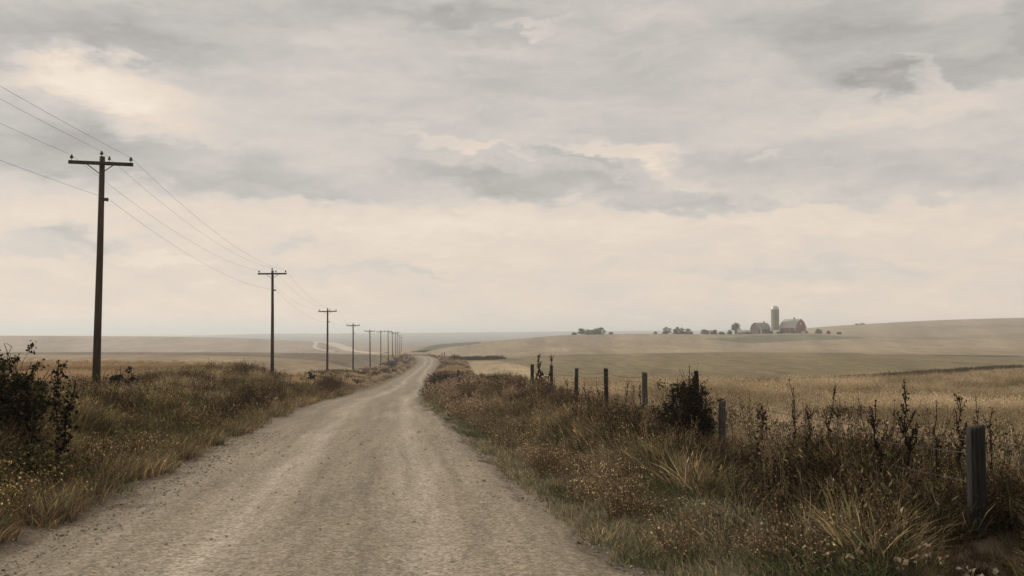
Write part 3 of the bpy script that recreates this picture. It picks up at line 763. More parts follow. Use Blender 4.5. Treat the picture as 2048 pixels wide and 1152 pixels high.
# --- pasture beyond the fence
X, Y = area(38000, 6.5, 115, lambda Y: fence_x(Y) - .2, lambda Y: .74 * Y + 6)
k = rng.uniform(0, 1, len(X)) < 1 - sstep(62, 112, Y); X, Y = X[k], Y[k]
t = fbm(X / 2.4, Y / 3.0, 91); t2 = fbm(X / 7, Y / 9, 92)
tint = lerp3((.2, .168, .108), (.46, .39, .285), sstep(.33, .67, t)) * jit(len(X), .22) * (.8 + .4 * t2)[:, None]
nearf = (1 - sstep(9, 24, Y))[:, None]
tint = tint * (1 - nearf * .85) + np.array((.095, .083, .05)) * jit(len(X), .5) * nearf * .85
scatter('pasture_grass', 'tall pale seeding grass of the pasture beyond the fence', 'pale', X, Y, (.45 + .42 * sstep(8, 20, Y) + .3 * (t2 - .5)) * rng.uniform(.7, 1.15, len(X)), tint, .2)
X, Y = area(4000, 6, 30, lambda Y: fence_x(Y) - 1.2, lambda Y: np.minimum(.56 * Y + 3.0, fence_x(Y) + 7))
k = fbm(X / 1.1, Y / 1.5, 94) > .45; X, Y = X[k], Y[k]
tint = lerp3((.035, .034, .018), (.085, .07, .032), rng.uniform(0, 1, len(X))) * jit(len(X))
scatter('pasture_weeds', 'dark green leafy weeds low along the pasture side of the fence', 'leafy', X, Y, rng.uniform(.5, 1.1, len(X)) * np.clip(Y / 14, .45, 1), tint, .15)
# --- left stubble field and the farther verges
X, Y = area(17000, 26, 135, lambda Y: -.72 * Y - 4, lambda Y: LEFT_E(Y) - 8.0)
k = rng.uniform(0, 1, len(X)) < 1 - sstep(75, 132, Y); X, Y = X[k], Y[k]; t = fbm(X / 6, Y / 9, 96)
tint = lerp3((.25, .19, .125), (.42, .325, .215), sstep(.3, .7, t)) * jit(len(X))
scatter('stubble', 'brown stubble standing in the field left of the poles', 'coarse', X, Y, np.clip(.55 + Y * .002, .5, 1) * rng.uniform(.6, 1.1, len(X)), tint, .2, -.05)
X, Y = area(14000, 58, 400, lambda Y: LEFT_E(Y) - 10.5, lambda Y: LEFT_E(Y) - .3)
e = LEFT_E(Y) - X; t = fbm(X / 3, Y / 7, 97)
k = (rng.uniform(0, 1, len(X)) < .35 + .65 * sstep(.3, .55, t)); X, Y, e, t = X[k], Y[k], e[k], t[k]
tint = lerp3((.2, .15, .1), (.46, .37, .245), sstep(.32, .52, t)) * jit(len(X))
scatter('far_verge_grass', 'dry tufted grass on the left verge below the far poles', 'coarse', X, Y, np.clip(.5 + Y * .0016, .5, 1.2) * (1 - .5 * sstep(220, 300, Y)) * rng.uniform(.5, 1.2, len(X)) * (.4 + .6 * sstep(0, 3, e)), tint, .2, -.05)
X, Y = area(11000, 55, 420, lambda Y: RIGHT_E(Y) + .3, lambda Y: fence_x(Y) + 3)
e = X - RIGHT_E(Y); t = fbm(X / 2.5, Y / 6, 98)
tint = lerp3((.11, .08, .056), (.36, .28, .18), sstep(.36, .58, t)) * jit(len(X))
scatter('far_roadside_grass', 'rough grass on the right verge where the road drops away', 'coarse', X, Y, np.clip(.5 + Y * .0016, .5, 1.2) * rng.uniform(.5, 1.2, len(X)) * (.4 + .6 * sstep(0, 2, e)), tint, .2, -.05)
X, Y = area(7000, 70, 150, lambda Y: fence_x(Y) + 2, lambda Y: .74 * Y + 6)
t = fbm(X / 9, Y / 14, 99)
k = rng.uniform(0, 1, len(X)) < .4 + .6 * t; X, Y, t = X[k], Y[k], t[k]
fc = field_colour(X, Y)
scatter('meadow_grass', 'low olive grass tufts on the meadow in the valley', 'coarse', X, Y, rng.uniform(.2, .5, len(X)) * (1 - .7*sstep(90, 150, Y)), fc * 1.05 * jit(len(X), .15), .2, -.05)
X, Y = area(950, 60, 360, lambda Y: LEFT_E(Y) - 10, lambda Y: LEFT_E(Y) - 1.5)
k = fbm(X / 4, Y / 9, 101) > .5; X, Y = X[k], Y[k]
scatter('far_bank_weeds', 'dark weed clumps dotted over the far left verge', 'clump', X, Y, rng.uniform(.4, 1.0, len(X)) * np.clip(.5 + Y * .002, .5, 1.2), lerp3((.045, .034, .025), (.095, .068, .045), rng.uniform(0, 1, len(X))), .1)
X, Y = area(1350, 30, 130, lambda Y: RIGHT_E(Y) + .8, lambda Y: fence_x(Y) + .8)
k = fbm(X / 2.5, Y / 6, 103) > .45; X, Y = X[k], Y[k]
scatter('far_undergrowth', 'dark brown mounded undergrowth on the right verge before the bend', 'clump', X, Y, rng.uniform(.25, .85, len(X)), lerp3((.075, .058, .046), (.36, .28, .19), np.clip(sstep(.33, .58, fbm(X / 2, Y / 4, 105)) + rng.normal(0, .12, len(X)), 0, 1)), .1)
# --- loose stones
n = 15000
Y = np.exp(rng.uniform(math.log(5.5), math.log(24), n)); la = rng.uniform(-1.06, 1.06, n)
w = .06 + .94 * sstep(.62, .95, np.abs(la))
k = rng.uniform(0, 1, n) < w; Y, la = Y[k], la[k]
RWS = np.where(la < 0, RW, rw_right(Y)); X = road_x(Y) + la * RWS
Lq = np.clip(la, -1, 1); offq = Lq * RWS
Zs = road_z(Y) + .006 + .07 * (1 - Lq**2) - .03 * np.exp(-((np.abs(offq) - .95) / .4)**2) + .035 * np.exp(-((np.abs(offq) - 2.0) / .3)**2)
s = np.exp(rng.normal(math.log(.008), .4, len(X))) * np.clip(Y / 9, .8, 2)
tint = np.array((.31, .262, .2)) * np.exp(rng.normal(0, .2, (len(X), 1)))
scatter('gravel', 'loose grey stones lying on the gravel road', 'stone', X, Y, np.minimum(s, .05), tint, .5, 0, Zs)

# ------------------------------------------------------------------ utility poles and power lines
def pole_height_root(xb, xt, ytop, d):
    xb_w = P(xb, HY, d)[0]
    top = P(xt, ytop, d)
    base = gz(xb_w, d)
    return xb_w, base, top
POLES = [(194, 204.5, 313, 38.5), (545.5, 545, 541, 85), (655.2, 655.2, 618.5, 133), (706.7, 706.2, 648, 184), (740.8, 739.6, 660, 236),
         (762, 761.4, 661.5, 282), (777, 776, 661, 318), (785.5, 784.4, 663.5, 362), (791.5, 791, 666, 415), (796, 795.3, 663.5, 470), (800, 799.5, 670.5, 540), (803.3, 803, 674, 620)]
POLE_LABELS = [
 'nearest and tallest wooden utility pole with crossarm, on the left bank',
 'second wooden utility pole, dark against the pale left hill',
 'wooden utility pole standing in front of the pale far road',
 'fourth wooden utility pole from the left, beside the bank of straw grass',
 'fifth wooden utility pole from the left, its foot on the straw bank',
 'sixth utility pole from the left, dark weeds at its foot',
 'seventh utility pole from the left, its arm touching the hill skyline',
 'eighth utility pole from the left, small against the blue hills',
 'ninth utility pole from the left, small and thin before the blue hills',
 'tenth utility pole from the left, faint and reaching the skyline',
 'faint small utility pole, last but one before the crest of the road',
 'faintest utility pole, the last one beyond the crest of the road']
def yaw_at(d): return 0.105
attach = []                                          # per pole: world points left, top, right, bracket
proto_parts = None
for i, (xb, xt, yt, d) in enumerate(POLES):
    bx, bz, top = pole_height_root(xb, xt, yt, d)
    H = top[2] - bz
    t = empty('utility_pole', (bx, d, bz), yaw_at(d))
    tag(t, POLE_LABELS[i], 'utility pole', 'wooden utility poles along the left of the road')
    lean = math.atan2((top[0] - bx), H)
    t.rotation_euler = Euler((0, lean, yaw_at(d)))
    k = 1.0 if d < 200 else 1.0
    b = MB(); b.tube([(0,0,-.5),(0,0,H*.25),(0.01,0,H*.6),(0,0,H)], [.158,.142,.122,.102], 14); b.build('pole', M_POLE, t, True)
    za = H - .29
    tilt = [0.02, -.004, -.012, .01, .015, -.02, .02, .0, .01, 0, 0, 0][i]
    b = MB(); b.box((0,-.155,za),(2.42,.1,.135),(0,tilt,0)); ao = b.build('crossarm', M_ARM, t)
    md = ao.modifiers.new('edge', 'BEVEL'); md.width = .012; md.segments = 2
    if i < 9:
        for s in (-1, 1):
            b = MB(); b.box((s*.31,-.215,za-.2),(.70,.012,.035),(0,-s*math.radians(36),0)); b.build('brace', M_IRON, t)
        def insul(x, y, z0, sc=1.0):
            b = MB(); b.lathe([(.012,0),(.012,.09),(.02,.09)],8,(x,y,z0)); o = b.build('insulator_pin', M_IRON, t)
            b = MB(); b.lathe([(.028*sc,.075),(.06*sc,.085),(.072*sc,.12),(.05*sc,.135),(.062*sc,.155),(.045*sc,.19),(.03*sc,.2),(.036*sc,.215),(.02*sc,.235)],12,(x,y,z0))
            b.build('insulator', M_GLAZE, t, True)
        dz = lambda x: -math.tan(tilt)*x
        insul(-1.1,-.155,za+.065+dz(-1.1)); insul(1.12,-.155,za+.065+dz(1.12)); insul(.31,-.155,za+.065+dz(.31),.85); insul(-.03,0,H-.01,1.05)
        if i < 5:
            b = MB(); b.box((.17,-.02,H-1.68),(.14,.1,.11)); b.lathe([(.02,-.08),(.04,-.06),(.045,.03),(.02,.07)],8,(.24,-.02,H-1.68)); b.build('bracket', M_IRON, t)
    bpy.context.view_layer.update()
    Mx = t.matrix_world
    dzl = -math.tan(tilt)
    attach.append([Mx @ Vector((-1.1,-.155,za+.27-1.1*dzl)), Mx @ Vector((-.03,0,H+.2)), Mx @ Vector((1.12,-.155,za+.27+1.12*dzl)), Mx @ Vector((.26,-.02,H-1.64))])
def wire_pts(a, b, sag, n=24):
    return [Vector(a).lerp(Vector(b), t) - Vector((0,0,4*sag*t*(1-t))) for t in np.linspace(0,1,n)]
first = attach[0]
EDGEY = [248, 200, 175, 321]
LINE_LABELS = ['power line strung over the left ends of the crossarms', 'power line carried on the insulators at the pole tops',
               'uppermost power line in the sky, over the right ends of the crossarms', 'lowest power line, fixed to the brackets below the crossarms']
for j in range(4):
    a = first[j]
    sl = 0.105                                       # the line runs on behind the camera at the same bearing
    # where the cable crosses the left border of the photograph
    u = ray(0, 400)[0]
    dd = (a.x + sl * a.y) / (u + sl)
    ze = ray(0, EDGEY[j])[1] * dd
    d0 = -9.0; tt = (a.y - dd) / (a.y - d0); sag = .45
    z0 = a.z + (ze - a.z + 4*sag*tt*(1-tt)) / tt
    b0 = Vector((a.x + sl*(a.y - d0), d0, z0))
    pts = wire_pts(b0, a, sag, 30)
    for i in range(len(attach)-1):
        L = (attach[i+1][j]-attach[i][j]).length
        pts += wire_pts(attach[i][j], attach[i+1][j], .78*(L/47)**2 if L < 60 else .9, 24 if i < 4 else 10)[1:]
    b = MB(); b.tube(pts, [.0042 + .00001*max(p.y, 0) for p in pts], 6)
    o = b.build('power_line', M_CABLE, None, True); tag(o, LINE_LABELS[j], 'power line', 'power lines along the utility poles')

# ------------------------------------------------------------------ roadside fence
POSTS = [  # x px, top px, depth, width px, material, shape, label
 (1953, 853, 9.5, 37, M_POST, 'thick dark grey fence post nearest the camera, cracked and square topped'),
 (1443, 803, 20, 15, M_POSTL, 'short silvery fence post just right of the tall dark bush'),
 (1397, 742, 24, 9.5, M_POSTD, 'fence post half buried in the tall dark bush'),
 (1290, 745, 27, 11.5, M_POSTL, 'pale grey fence post left of the tall dark bush'),
 (1213, 737, 33, 9.5, M_POST, 'grey fence post second to the left of the tall dark bush'),
 (1151.5, 737, 38, 8, M_POST, 'thin grey fence post with straw grass around it, between two wider gaps'),
 (1103.5, 731, 43.5, 7, M_POSTD, 'dark fence post just right of the dry forked weed stalks'),
 (1064.5, 729, 49, 7.5, M_POSTD, 'darkest fence post, left of the dry forked weed stalks'),
 (940, 757, 88, 4, M_POSTD, 'small fence post farthest right of the three beside the dark roadside bush'),
 (930.5, 749, 95, 4.5, M_POSTD, 'small fence post in the middle of the three beside the dark roadside bush'),
 (916.5, 740.5, 106, 5.5, M_POSTD, 'tallest of the three small fence posts beside the dark roadside bush'),
 (908.5, 709, 285, 2, M_POSTD, 'tiny fence post at the near end of the far hedge bank'),
 (904, 709.5, 312, 1.6, M_POSTD, 'tiny thin fence post beside the end of the far hedge bank'),
 (889, 704.5, 345, 1.8, M_POSTD, 'tiny fence post on the verge above the road crest, tallest there'),
 (884, 705.5, 362, 1.5, M_POSTD, 'tiny fence post on the verge above the road crest, leftmost of the fence'),
]
tops = []
for i, (px, py, d, wp, mat, lab) in enumerate(POSTS):
    x, _, zt = P(px, py, d); zb = gz(x, d) - .25
    r = wp / F * d / 2
    n, rows_ = 14, 26 if i < 8 else 5
    g = np.random.default_rng(300 + i)
    V = []; H = zt - zb
    sq = .55 if i in (0, 1, 3) else .25
    lx, ly = g.normal(0, .012, 2)
    if i == 0: lx = -.012
    if i == 2: lx = -.03
    for k in range(rows_ + 1):
        t = k / rows_
        for q in range(n):
            a = 2*PI*q/n + .3
            rr = r * (1.06 - .08*t) * (1 / max(abs(math.cos(a)), abs(math.sin(a))) ** sq) * .93
            rr *= 1 + .17*(float(vnoise(np.array(q*1.3), np.array(t*2.0), 400+i)) - .5) + .08*(float(vnoise(np.array(q*3.1), np.array(t*14.0), 430+i)) - .5)
            if i < 9 and q in (4, 9, 12): rr *= .76                      # drying cracks
            V.append((x + rr*math.cos(a) + lx*H*t, d + rr*math.sin(a) + ly*H*t, zb + H*t + (r*.16*math.cos(a*1.0+i) if k == rows_ else 0)))
    V.append((x + lx*H, d + ly*H, zt + r*.08))
    Fq = [(k*n+q, k*n+(q+1) % n, (k+1)*n+(q+1) % n, (k+1)*n+q) for k in range(rows_) for q in range(n)]
    Ft = [(rows_*n+q, rows_*n+(q+1) % n, len(V)-1) for q in range(n)]
    V = np.array(V); org = np.array([x, d, zb]); 
    me = mesh_np('fence_post', V - org, [np.array(Fq), np.array(Ft)], mat)
    o = link('fence_post', me, None, org); tag(o, lab, 'fence post', 'wooden posts of the fence right of the road')
    if i < 8: tops.append((Vector((x - r*.9, d - r*.3, zt)), zb + .25))
def fence_wire(drop, lab, seed):
    pts = []
    g = random.Random(seed)
    seq = [p + Vector((0, 0, -drop + (.0 if i != 1 else .17) - (.18 if i == 2 else 0))) for i, (p, zb) in enumerate(tops)]
    for a, b in zip(seq[:-1], seq[1:]): pts += wire_pts(a, b, .05 + .04*g.random(), 14)[:-1]
    b = MB(); b.tube(pts, .0055, 5)
    for p in pts[::2]:                               # barbs
        dv = Vector((g.uniform(-1,1), g.uniform(-1,1), g.uniform(-1,1))).normalized()*.02
        b.tube([p - dv, p + dv], .0022, 3)
    o = b.build('fence_wire', M_WIRE); tag(o, lab, 'barbed wire', 'wires of the fence right of the road')
fence_wire(.13, 'upper barbed fence wire near the tops of the posts', 1)
fence_wire(.25, 'middle barbed fence wire reaching the thick nearest post', 2)
fence_wire(.52, 'lowest barbed fence wire, mostly hidden in the grass', 3)

# ------------------------------------------------------------------ single plants
def weed(name, x, ybot, ytop, d, lab, style, group, cat='weed', lean=0.0, seed=0, col=(.03, .022, .018), zb=None, w=1.0):
    """one dried stalk with its seed heads and leaves"""
    g = np.random.default_rng(seed)
    bx = P(x, HY, d)[0]; zg = gz(bx, d) if zb is None else zb
    zt = zof(ytop, d); H = zt - zg
    t = empty(name, (bx, d, zg)); tag(t, lab, cat, group)
    st = NB(); hd = NB(); lf = NB()
    tip = np.array([lean*H, 0, H]); V, Q, sp = stick((0, 0, -.05), tip, .009*w, .004*w, 5, 9, .03, seed)
    st.add(V, Q, None, col)
    def at(u): return np.array([np.interp(u, np.linspace(0, 1, 9), sp[:, k]) for k in range(3)])
    nbr = {'spike': 6, 'dock': 11, 'fork': 5, 'leafy': 6, 'thin': 3}[style]
    for k in range(nbr):
        u = g.uniform(.45, .92); p = at(u); a = g.uniform(0, 2*PI); L = H*g.uniform(.06, .2) * (1.6 if style == 'fork' else 1)
        q = p + np.array([math.cos(a)*L*.5, math.sin(a)*L*.5, L])
        V, Q, s2 = stick(p, q, .005*w, .003*w, 4, 4, .01, seed*7+k); st.add(V, Q, None, col)
        m_ = int(16 if style == 'dock' else 8 if style == 'spike' else 6)
        tt = g.uniform(.25, 1, m_)[:, None]; pp = p + (q - p)*tt + g.normal(0, .008, (m_, 3))
        V, T, c = leaves(pp, .026*w, seed*9+k, (np.array(col)*1.0, np.array(col)*1.5, np.array(col)*.8)); hd.add(V, None, T, c)
    m_ = {'spike': 70, 'dock': 150, 'fork': 40, 'leafy': 40, 'thin': 22}[style]
    u = g.uniform(.6 if style != 'dock' else .45, 1.0, m_); pp = np.stack([at(v) for v in u]) + g.normal(0, .012*w, (m_, 3))
    V, T, c = leaves(pp, .028*w, seed*9+99, (np.array(col)*1.0, np.array(col)*1.6, np.array(col)*.7)); hd.add(V, None, T, c)
    m_ = {'spike': 12, 'dock': 18, 'fork': 16, 'leafy': 260, 'thin': 6}[style]
    u = g.uniform(.15, .75 if style != 'leafy' else .95, m_); pp = np.stack([at(v) for v in u]) + (g.normal(0, .035*w, (m_, 3)) if style == 'leafy' else 0)
    V, T, c = leaves(pp, (.055 if style != 'leafy' else .042)*w, seed*9+55, (np.array(col)*1.2, (.10, .07, .035), np.array(col)*.8), up=-.1); lf.add(V, None, T, c)
    link('stalk', st.mesh('stalk', M_VEG), t); link('seed_sprays', hd.mesh('seed_sprays', M_VEG), t); link('leaves', lf.mesh('leaves', M_VEG), t)
    return t
G1 = 'tall dry weed stalks along the fence'
weed('dry_weed', 1586, 0, 774, 12.5, 'straight thin weed stalk right of the short silvery post, highest of its neighbours', 'spike', G1, seed=1, w=.9)
weed('dry_weed', 1640, 0, 777, 12.8, 'weed stalk leaning right at its tip, between two fence posts', 'spike', G1, lean=.16, seed=2)
weed('dry_weed', 1613, 0, 824, 12, 'stubby dark weed stalk with a blunt thick head', 'dock', G1, seed=3, w=.8)
weed('dry_weed', 1668, 0, 821, 13, 'low thin weed stalk right of the leaning one', 'thin', G1, lean=.05, seed=4, w=.8)
weed('dry_weed', 1523, 0, 812, 14, 'forked weed with broad drooping leaves beside the short silvery post', 'leafy', G1, seed=5, w=1.1)
weed('dry_weed', 1775, 0, 815, 10.5, 'branching weed bent to the left, with knobbly seed heads', 'dock', G1, lean=-.12, seed=6)
weed('dry_weed', 1809, 0, 782, 10.5, 'tallest thick dock weed, its head densely studded with seeds', 'dock', G1, lean=.0, seed=7, w=1.25)
weed('dry_weed', 1862, 0, 800, 10.8, 'slender weed with a narrow pointed tip, left of the nearest post', 'thin', G1, lean=.03, seed=8)
weed('dry_weed', 1923, 0, 791, 9.9, 'beaded weed stalk rising right at the left side of the nearest post', 'dock', G1, lean=-.03, seed=9, w=.85)
weed('dry_weed', 1942, 0, 812, 10.6, 'weed tuft tilting right behind the top of the nearest post', 'spike', G1, lean=.05, seed=10, w=.8)
weed('dry_weed', 1968, 0, 815, 10.9, 'weed stalk showing just above the right corner of the nearest post', 'spike', G1, lean=.06, seed=11, w=.8)
weed('dry_weed', 1073, 0, 709, 46, 'tall dark weed spike leaning on the darkest fence post', 'dock', G1, lean=.05, seed=12, w=2.2)
weed('dry_weed', 1090, 0, 713, 45, 'tall weed spike slanting right between the two darkest fence posts', 'spike', G1, lean=.16, seed=13, w=2.2)
weed('dry_weed', 1083, 0, 742, 44.5, 'squat tangled weed between the two darkest fence posts', 'leafy', G1, lean=-.02, seed=14, w=2.6)
weed('dry_weed', 1130, 0, 757, 38, 'curved thin weed left of the thin grey fence post', 'thin', G1, lean=.07, seed=15, w=1.6)
weed('dry_weed', 1176, 0, 764, 34, 'thin weed leaning left, between the thin grey post and the next', 'thin', G1, lean=-.16, seed=16, w=1.5)
weed('dry_weed', 1250, 0, 758, 29, 'weed with a round tip in the gap left of the pale grey post', 'spike', G1, lean=.03, seed=17, w=1.1)
weed('dry_weed', 1277, 0, 768, 27.6, 'short weed close to the left side of the pale grey post', 'spike', G1, lean=.04, seed=18, w=1.1)
weed('dry_weed', 1406, 0, 778, 22.5, 'dark weed with two short horns at the right of the tall dark bush', 'fork', G1, lean=.03, seed=19, w=1.2)

def branchy(nb, base, H, R, n, seed, col, r0=.03, taper=.25):
    """woody branches; returns points along them"""
    g = np.random.default_rng(seed); pts = []
    for i in range(n):
        a = g.uniform(0, 2*PI); s = math.sqrt(g.uniform(.02, 1)); hh = H * g.uniform(.55, 1.0) * max(.3, 1 - taper*s)
        p1 = np.array([math.cos(a)*R*s, math.sin(a)*R*s, hh])
        V, Q, sp = stick(np.array([math.cos(a)*R*.12, math.sin(a)*R*.12, -.1]), p1, r0, r0*.25, 5, 7, .06*H, seed*31+i)
        nb.add(V, Q, None, col); pts.append(sp[2:])
        for k in range(4):
            b = sp[g.integers(2, 6)]; q = b + np.array([g.normal(0, R*.28), g.normal(0, R*.28), abs(g.normal(0, H*.14))])
            V, Q, s2 = stick(b, q, r0*.4, r0*.15, 4, 4, .03*H, seed*67+i*5+k); nb.add(V, Q, None, col); pts.append(s2[1:])
    return np.concatenate(pts)
def bush(name, x, d, H, R, lab, cat, group=None, seed=0, n=10, leaf=.07, count=1500, cols=((.03, .034, .014),), scat=.10, wood=(.03, .022, .016), zoff=0, flat=1.0, r0=.025, xw=None, taper=.25):
    bx = P(x, HY, d)[0] if xw is None else xw
    t = empty(name, (bx, d, gz(bx, d) + zoff)); tag(t, lab, cat, group)
    nb = NB(); pts = branchy(nb, None, H, R, n, seed, wood, r0, taper)
    link('branches', nb.mesh('branches', M_VEG), t)
    g = np.random.default_rng(seed + 5)
    # leaves gather in clumps with gaps between
    cc = pts[g.integers(0, len(pts), max(8, count // 30))]
    pp = cc[g.integers(0, len(cc), count)] + g.normal(0, scat, (count, 3)) * np.array([1, 1, .8]) * g.uniform(.3, 1.4, (count, 1))
    pp[:, 2] = np.clip(pp[:, 2], -.02, None)
    V, T, c = leaves(pp, leaf, seed + 9, cols); nb = NB().add(V, None, T, c)
    link('foliage', nb.mesh('foliage', M_VEG), t)
    return t
DK1 = ((.034, .032, .02), (.045, .041, .024), (.065, .057, .03), (.024, .022, .015), (.15, .12, .05))  # last tone colours scattered shrub leaves as if lit yellow by the sun
MIXO = ((.06, .062, .025), (.1, .094, .036), (.3, .235, .09), (.04, .04, .02), (.075, .07, .03))
t = bush('shrub', 0, 14, 1.6, .66, 'dark leafy shrub at the left border, in front of the first pole', 'shrub', None, 21, 40, .055, 9500, DK1, .045, r0=.018, xw=-7.15)
bush('shrub', 0, 12.6, .95, 1.0, 'low olive shrub with yellowing leaves at the foot of the dark left shrub', 'shrub', None, 22, 20, .042, 7500, MIXO, .09, r0=.012, xw=-6.5, taper=.45)
weed('leafy_sapling', 118, 0, 722, 14.5, 'dark upright sapling with a pointed leafy top, right of the left shrub', 'leafy', None, 'sapling', 0.0, 31, (.014, .013, .009), w=1.5)
weed('leafy_sapling', 100, 0, 766, 13.0, 'arching dark sapling whose leaf tufts hang out over the grass', 'leafy', None, 'sapling', .22, 32, (.012, .012, .008), w=1.5)
weed('leafy_sapling', 66, 0, 745, 13.4, 'dark sapling with a drooping crown close beside the left shrub', 'leafy', None, 'sapling', -.05, 35, (.012, .012, .008), w=1.6)
bush('bare_shrub', 242, 33, 1.35, .5, 'small bare dark shrub with upright twigs, right of the nearest pole', 'shrub', None, 23, 16, .09, 420, ((.02, .016, .013), (.03, .025, .02)), .04, r0=.018)
bush('tall_bush', 1374, 20.4, 2.2, .6, 'tall dark bush swallowing a fence post, right of the pale grey post', 'bush', None, 24, 70, .045, 16000, ((.02, .017, .011), (.035, .026, .015), (.05, .035, .02), (.014, .012, .009)), .06, r0=.011, taper=1.0)
weed('dry_weed', 1376, 0, 727, 20.5, 'tall weed with curled pale leaves on top of the tall dark bush', 'fork', G1, 'weed', .01, 33, (.035, .026, .019), w=1.3)
weed('dry_weed', 1386, 0, 744, 20.5, 'dark weed spike beside the curled pale leaves in the tall dark bush', 'dock', G1, 'weed', .02, 36, (.026, .02, .016), w=1.5)
weed('dry_weed', 1346, 0, 778, 20.5, 'short dark weed spike low on the left side of the tall dark bush', 'dock', G1, 'weed', -.02, 37, (.03, .022, .017), w=1.4)
weed('dry_weed', 1366, 0, 762, 20.3, 'thick seedy stalk in the middle of the tall dark bush', 'dock', G1, 'weed', .0, 38, (.03, .022, .017), w=1.5)
weed('dry_weed', 1396, 0, 770, 20.4, 'seedy stalk leaning right out of the tall dark bush', 'dock', G1, 'weed', .05, 39, (.03, .022, .017), w=1.3)
weed('dry_weed', 1332, 0, 806, 20.6, 'lowest dark stalk at the left foot of the tall dark bush', 'dock', G1, 'weed', -.03, 40, (.034, .026, .019), w=1.3)
weed('dry_weed', 1359, 0, 756, 20.5, 'bare curved weed at the left shoulder of the tall dark bush', 'thin', G1, 'weed', -.04, 34, (.03, .024, .018), w=1.2)
bush('roadside_bush', 872, 92, 1.4, 1.5, 'dark brown bush bulging into the right edge of the road at the bend', 'bush', 'dark bushes at the road bend', 25, 26, .2, 3200, ((.075, .057, .048), (.11, .083, .067), (.05, .04, .035), (.17, .13, .09)), .28, r0=.03, xw=-5.9, taper=.5)
bush('roadside_bush', 892, 104, 1.6, 1.5, 'dark brown bush farther along the road bend, beside the small fence posts', 'bush', 'dark bushes at the road bend', 26, 22, .2, 2600, ((.075, .057, .048), (.11, .083, .067), (.05, .04, .035), (.17, .13, .09)), .28, r0=.03, xw=-6.2, taper=.5)
bush('roadside_bush', 858, 80, 1.15, 1.4, 'low dark bush nearest the camera at the road bend', 'bush', 'dark bushes at the road bend', 27, 20, .17, 2200, ((.075, .057, .048), (.11, .083, .067), (.05, .04, .035), (.17, .13, .09)), .24, r0=.025, xw=-5.6, taper=.5)
bush('small_bush', 952, 80, 1.1, .9, 'small dark bush among the three small fence posts', 'bush', None, 28, 14, .13, 900, ((.03, .023, .018), (.05, .036, .026)), .15, r0=.02, xw=-4.0)
bush('small_bush', 624, 92, 1.25, .35, 'small pointed dark bush between the second and third poles', 'bush', None, 41, 14, .12, 500, ((.02, .017, .014), (.03, .026, .02)), .06, r0=.02)
bush('small_bush', 682, 100, 1.15, .95, 'rounded dark bush just right of the pole before the pale far road', 'bush', None, 42, 14, .14, 900, ((.022, .017, .015), (.034, .026, .021)), .14, r0=.02)
bush('small_bush', 716, 170, 1.1, 1.3, 'low dark bush at the foot of the fourth pole', 'bush', None, 43, 14, .18, 700, ((.04, .033, .027), (.06, .05, .04)), .2, r0=.02)
bush('small_bush', 784, 262, 1.6, 1.5, 'dark bush right of the sixth pole on the straw bank', 'bush', None, 44, 14, .25, 700, ((.04, .033, .027), (.06, .05, .04)), .25, r0=.03)
bush('bramble_mound', 1052, 41, .95, 1.3, 'pale brown bramble mound below the darkest fence posts', 'bramble', 'bramble mounds on the right verge', 45, 30, .05, 4200, ((.16, .10, .06), (.30, .21, .13), (.07, .045, .03), (.05, .034, .024)), .1, r0=.008)
bush('bramble_mound', 990, 52, .9, 1.5, 'rusty bramble mound left of the darkest fence posts', 'bramble', 'bramble mounds on the right verge', 46, 26, .07, 2600, ((.09, .055, .036), (.05, .033, .024), (.16, .10, .06)), .14, r0=.01)
bush('bramble_mound', 1160, 30, .75, .9, 'dark bramble mound in front of the thin grey fence post', 'bramble', 'bramble mounds on the right verge', 47, 24, .05, 2600, ((.05, .033, .022), (.03, .021, .015), (.10, .062, .036)), .09, r0=.008)
bush('bramble_mound', 1262, 20, .62, .7, 'yellow flecked bramble mound halfway between road edge and pale grey post', 'bramble', 'bramble mounds on the right verge', 48, 22, .04, 2400, ((.05, .035, .02), (.09, .065, .03), (.32, .25, .11), (.03, .022, .014)), .08, r0=.006)

# pale withered leaves in the right foreground
PALE = ((.42, .33, .23), (.5, .41, .3), (.3, .22, .14))
def withered(x, ytop, d, lab, seed, n=7, leaf=.1, lean=0):
    bx = P(x, HY, d)[0]; zg = gz(bx, d); H = max(zof(ytop, d) - zg, .15)
    t = empty('withered_plant', (bx, d, zg)); tag(t, lab, 'withered plant', 'pale withered plants at the lower right')
    g = np.random.default_rng(seed); st = NB(); lf = NB(); P_ = []
    for k in range(n):
        a = g.uniform(0, 2*PI); q = np.array([math.cos(a)*.12 + lean*H, math.sin(a)*.12, H*g.uniform(.55, 1)])
        V, Q, sp = stick((0, 0, -.04), q, .0045, .002, 4, 7, .05, seed*13+k); st.add(V, Q, None, (.34, .26, .17)); P_.append(sp[3:])
    V, T, c = leaves(np.concatenate(P_), leaf, seed, PALE, up=-.2); lf.add(V, None, T, c)
    link('stem', st.mesh('stem', M_VEG), t); link('leaves', lf.mesh('leaves', M_VEG), t)
withered(1510, 1010, 8.6, 'pale withered plant with papery leaves below the tall dark bush', 1, 9, .035)
withered(1560, 1050, 8.2, 'low withered plant right of the papery leaved one', 2, 6, .03)
withered(1685, 1075, 7.4, 'withered plant with two broad pale leaf blades at the bottom', 3, 4, .05)
withered(1762, 1000, 7.8, 'single pale withered stalk standing before the dark weeds', 4, 2, .06, .02)
withered(1812, 1095, 7.2, 'bent withered plant with a hooked pale leaf at the bottom', 5, 4, .055, .1)
withered(1950, 1125, 7.0, 'pale withered plant at the foot of the nearest fence post', 6, 5, .06)
withered(1850, 1085, 7.3, 'withered plant whose stem slants right towards the nearest post', 7, 3, .045, .3)

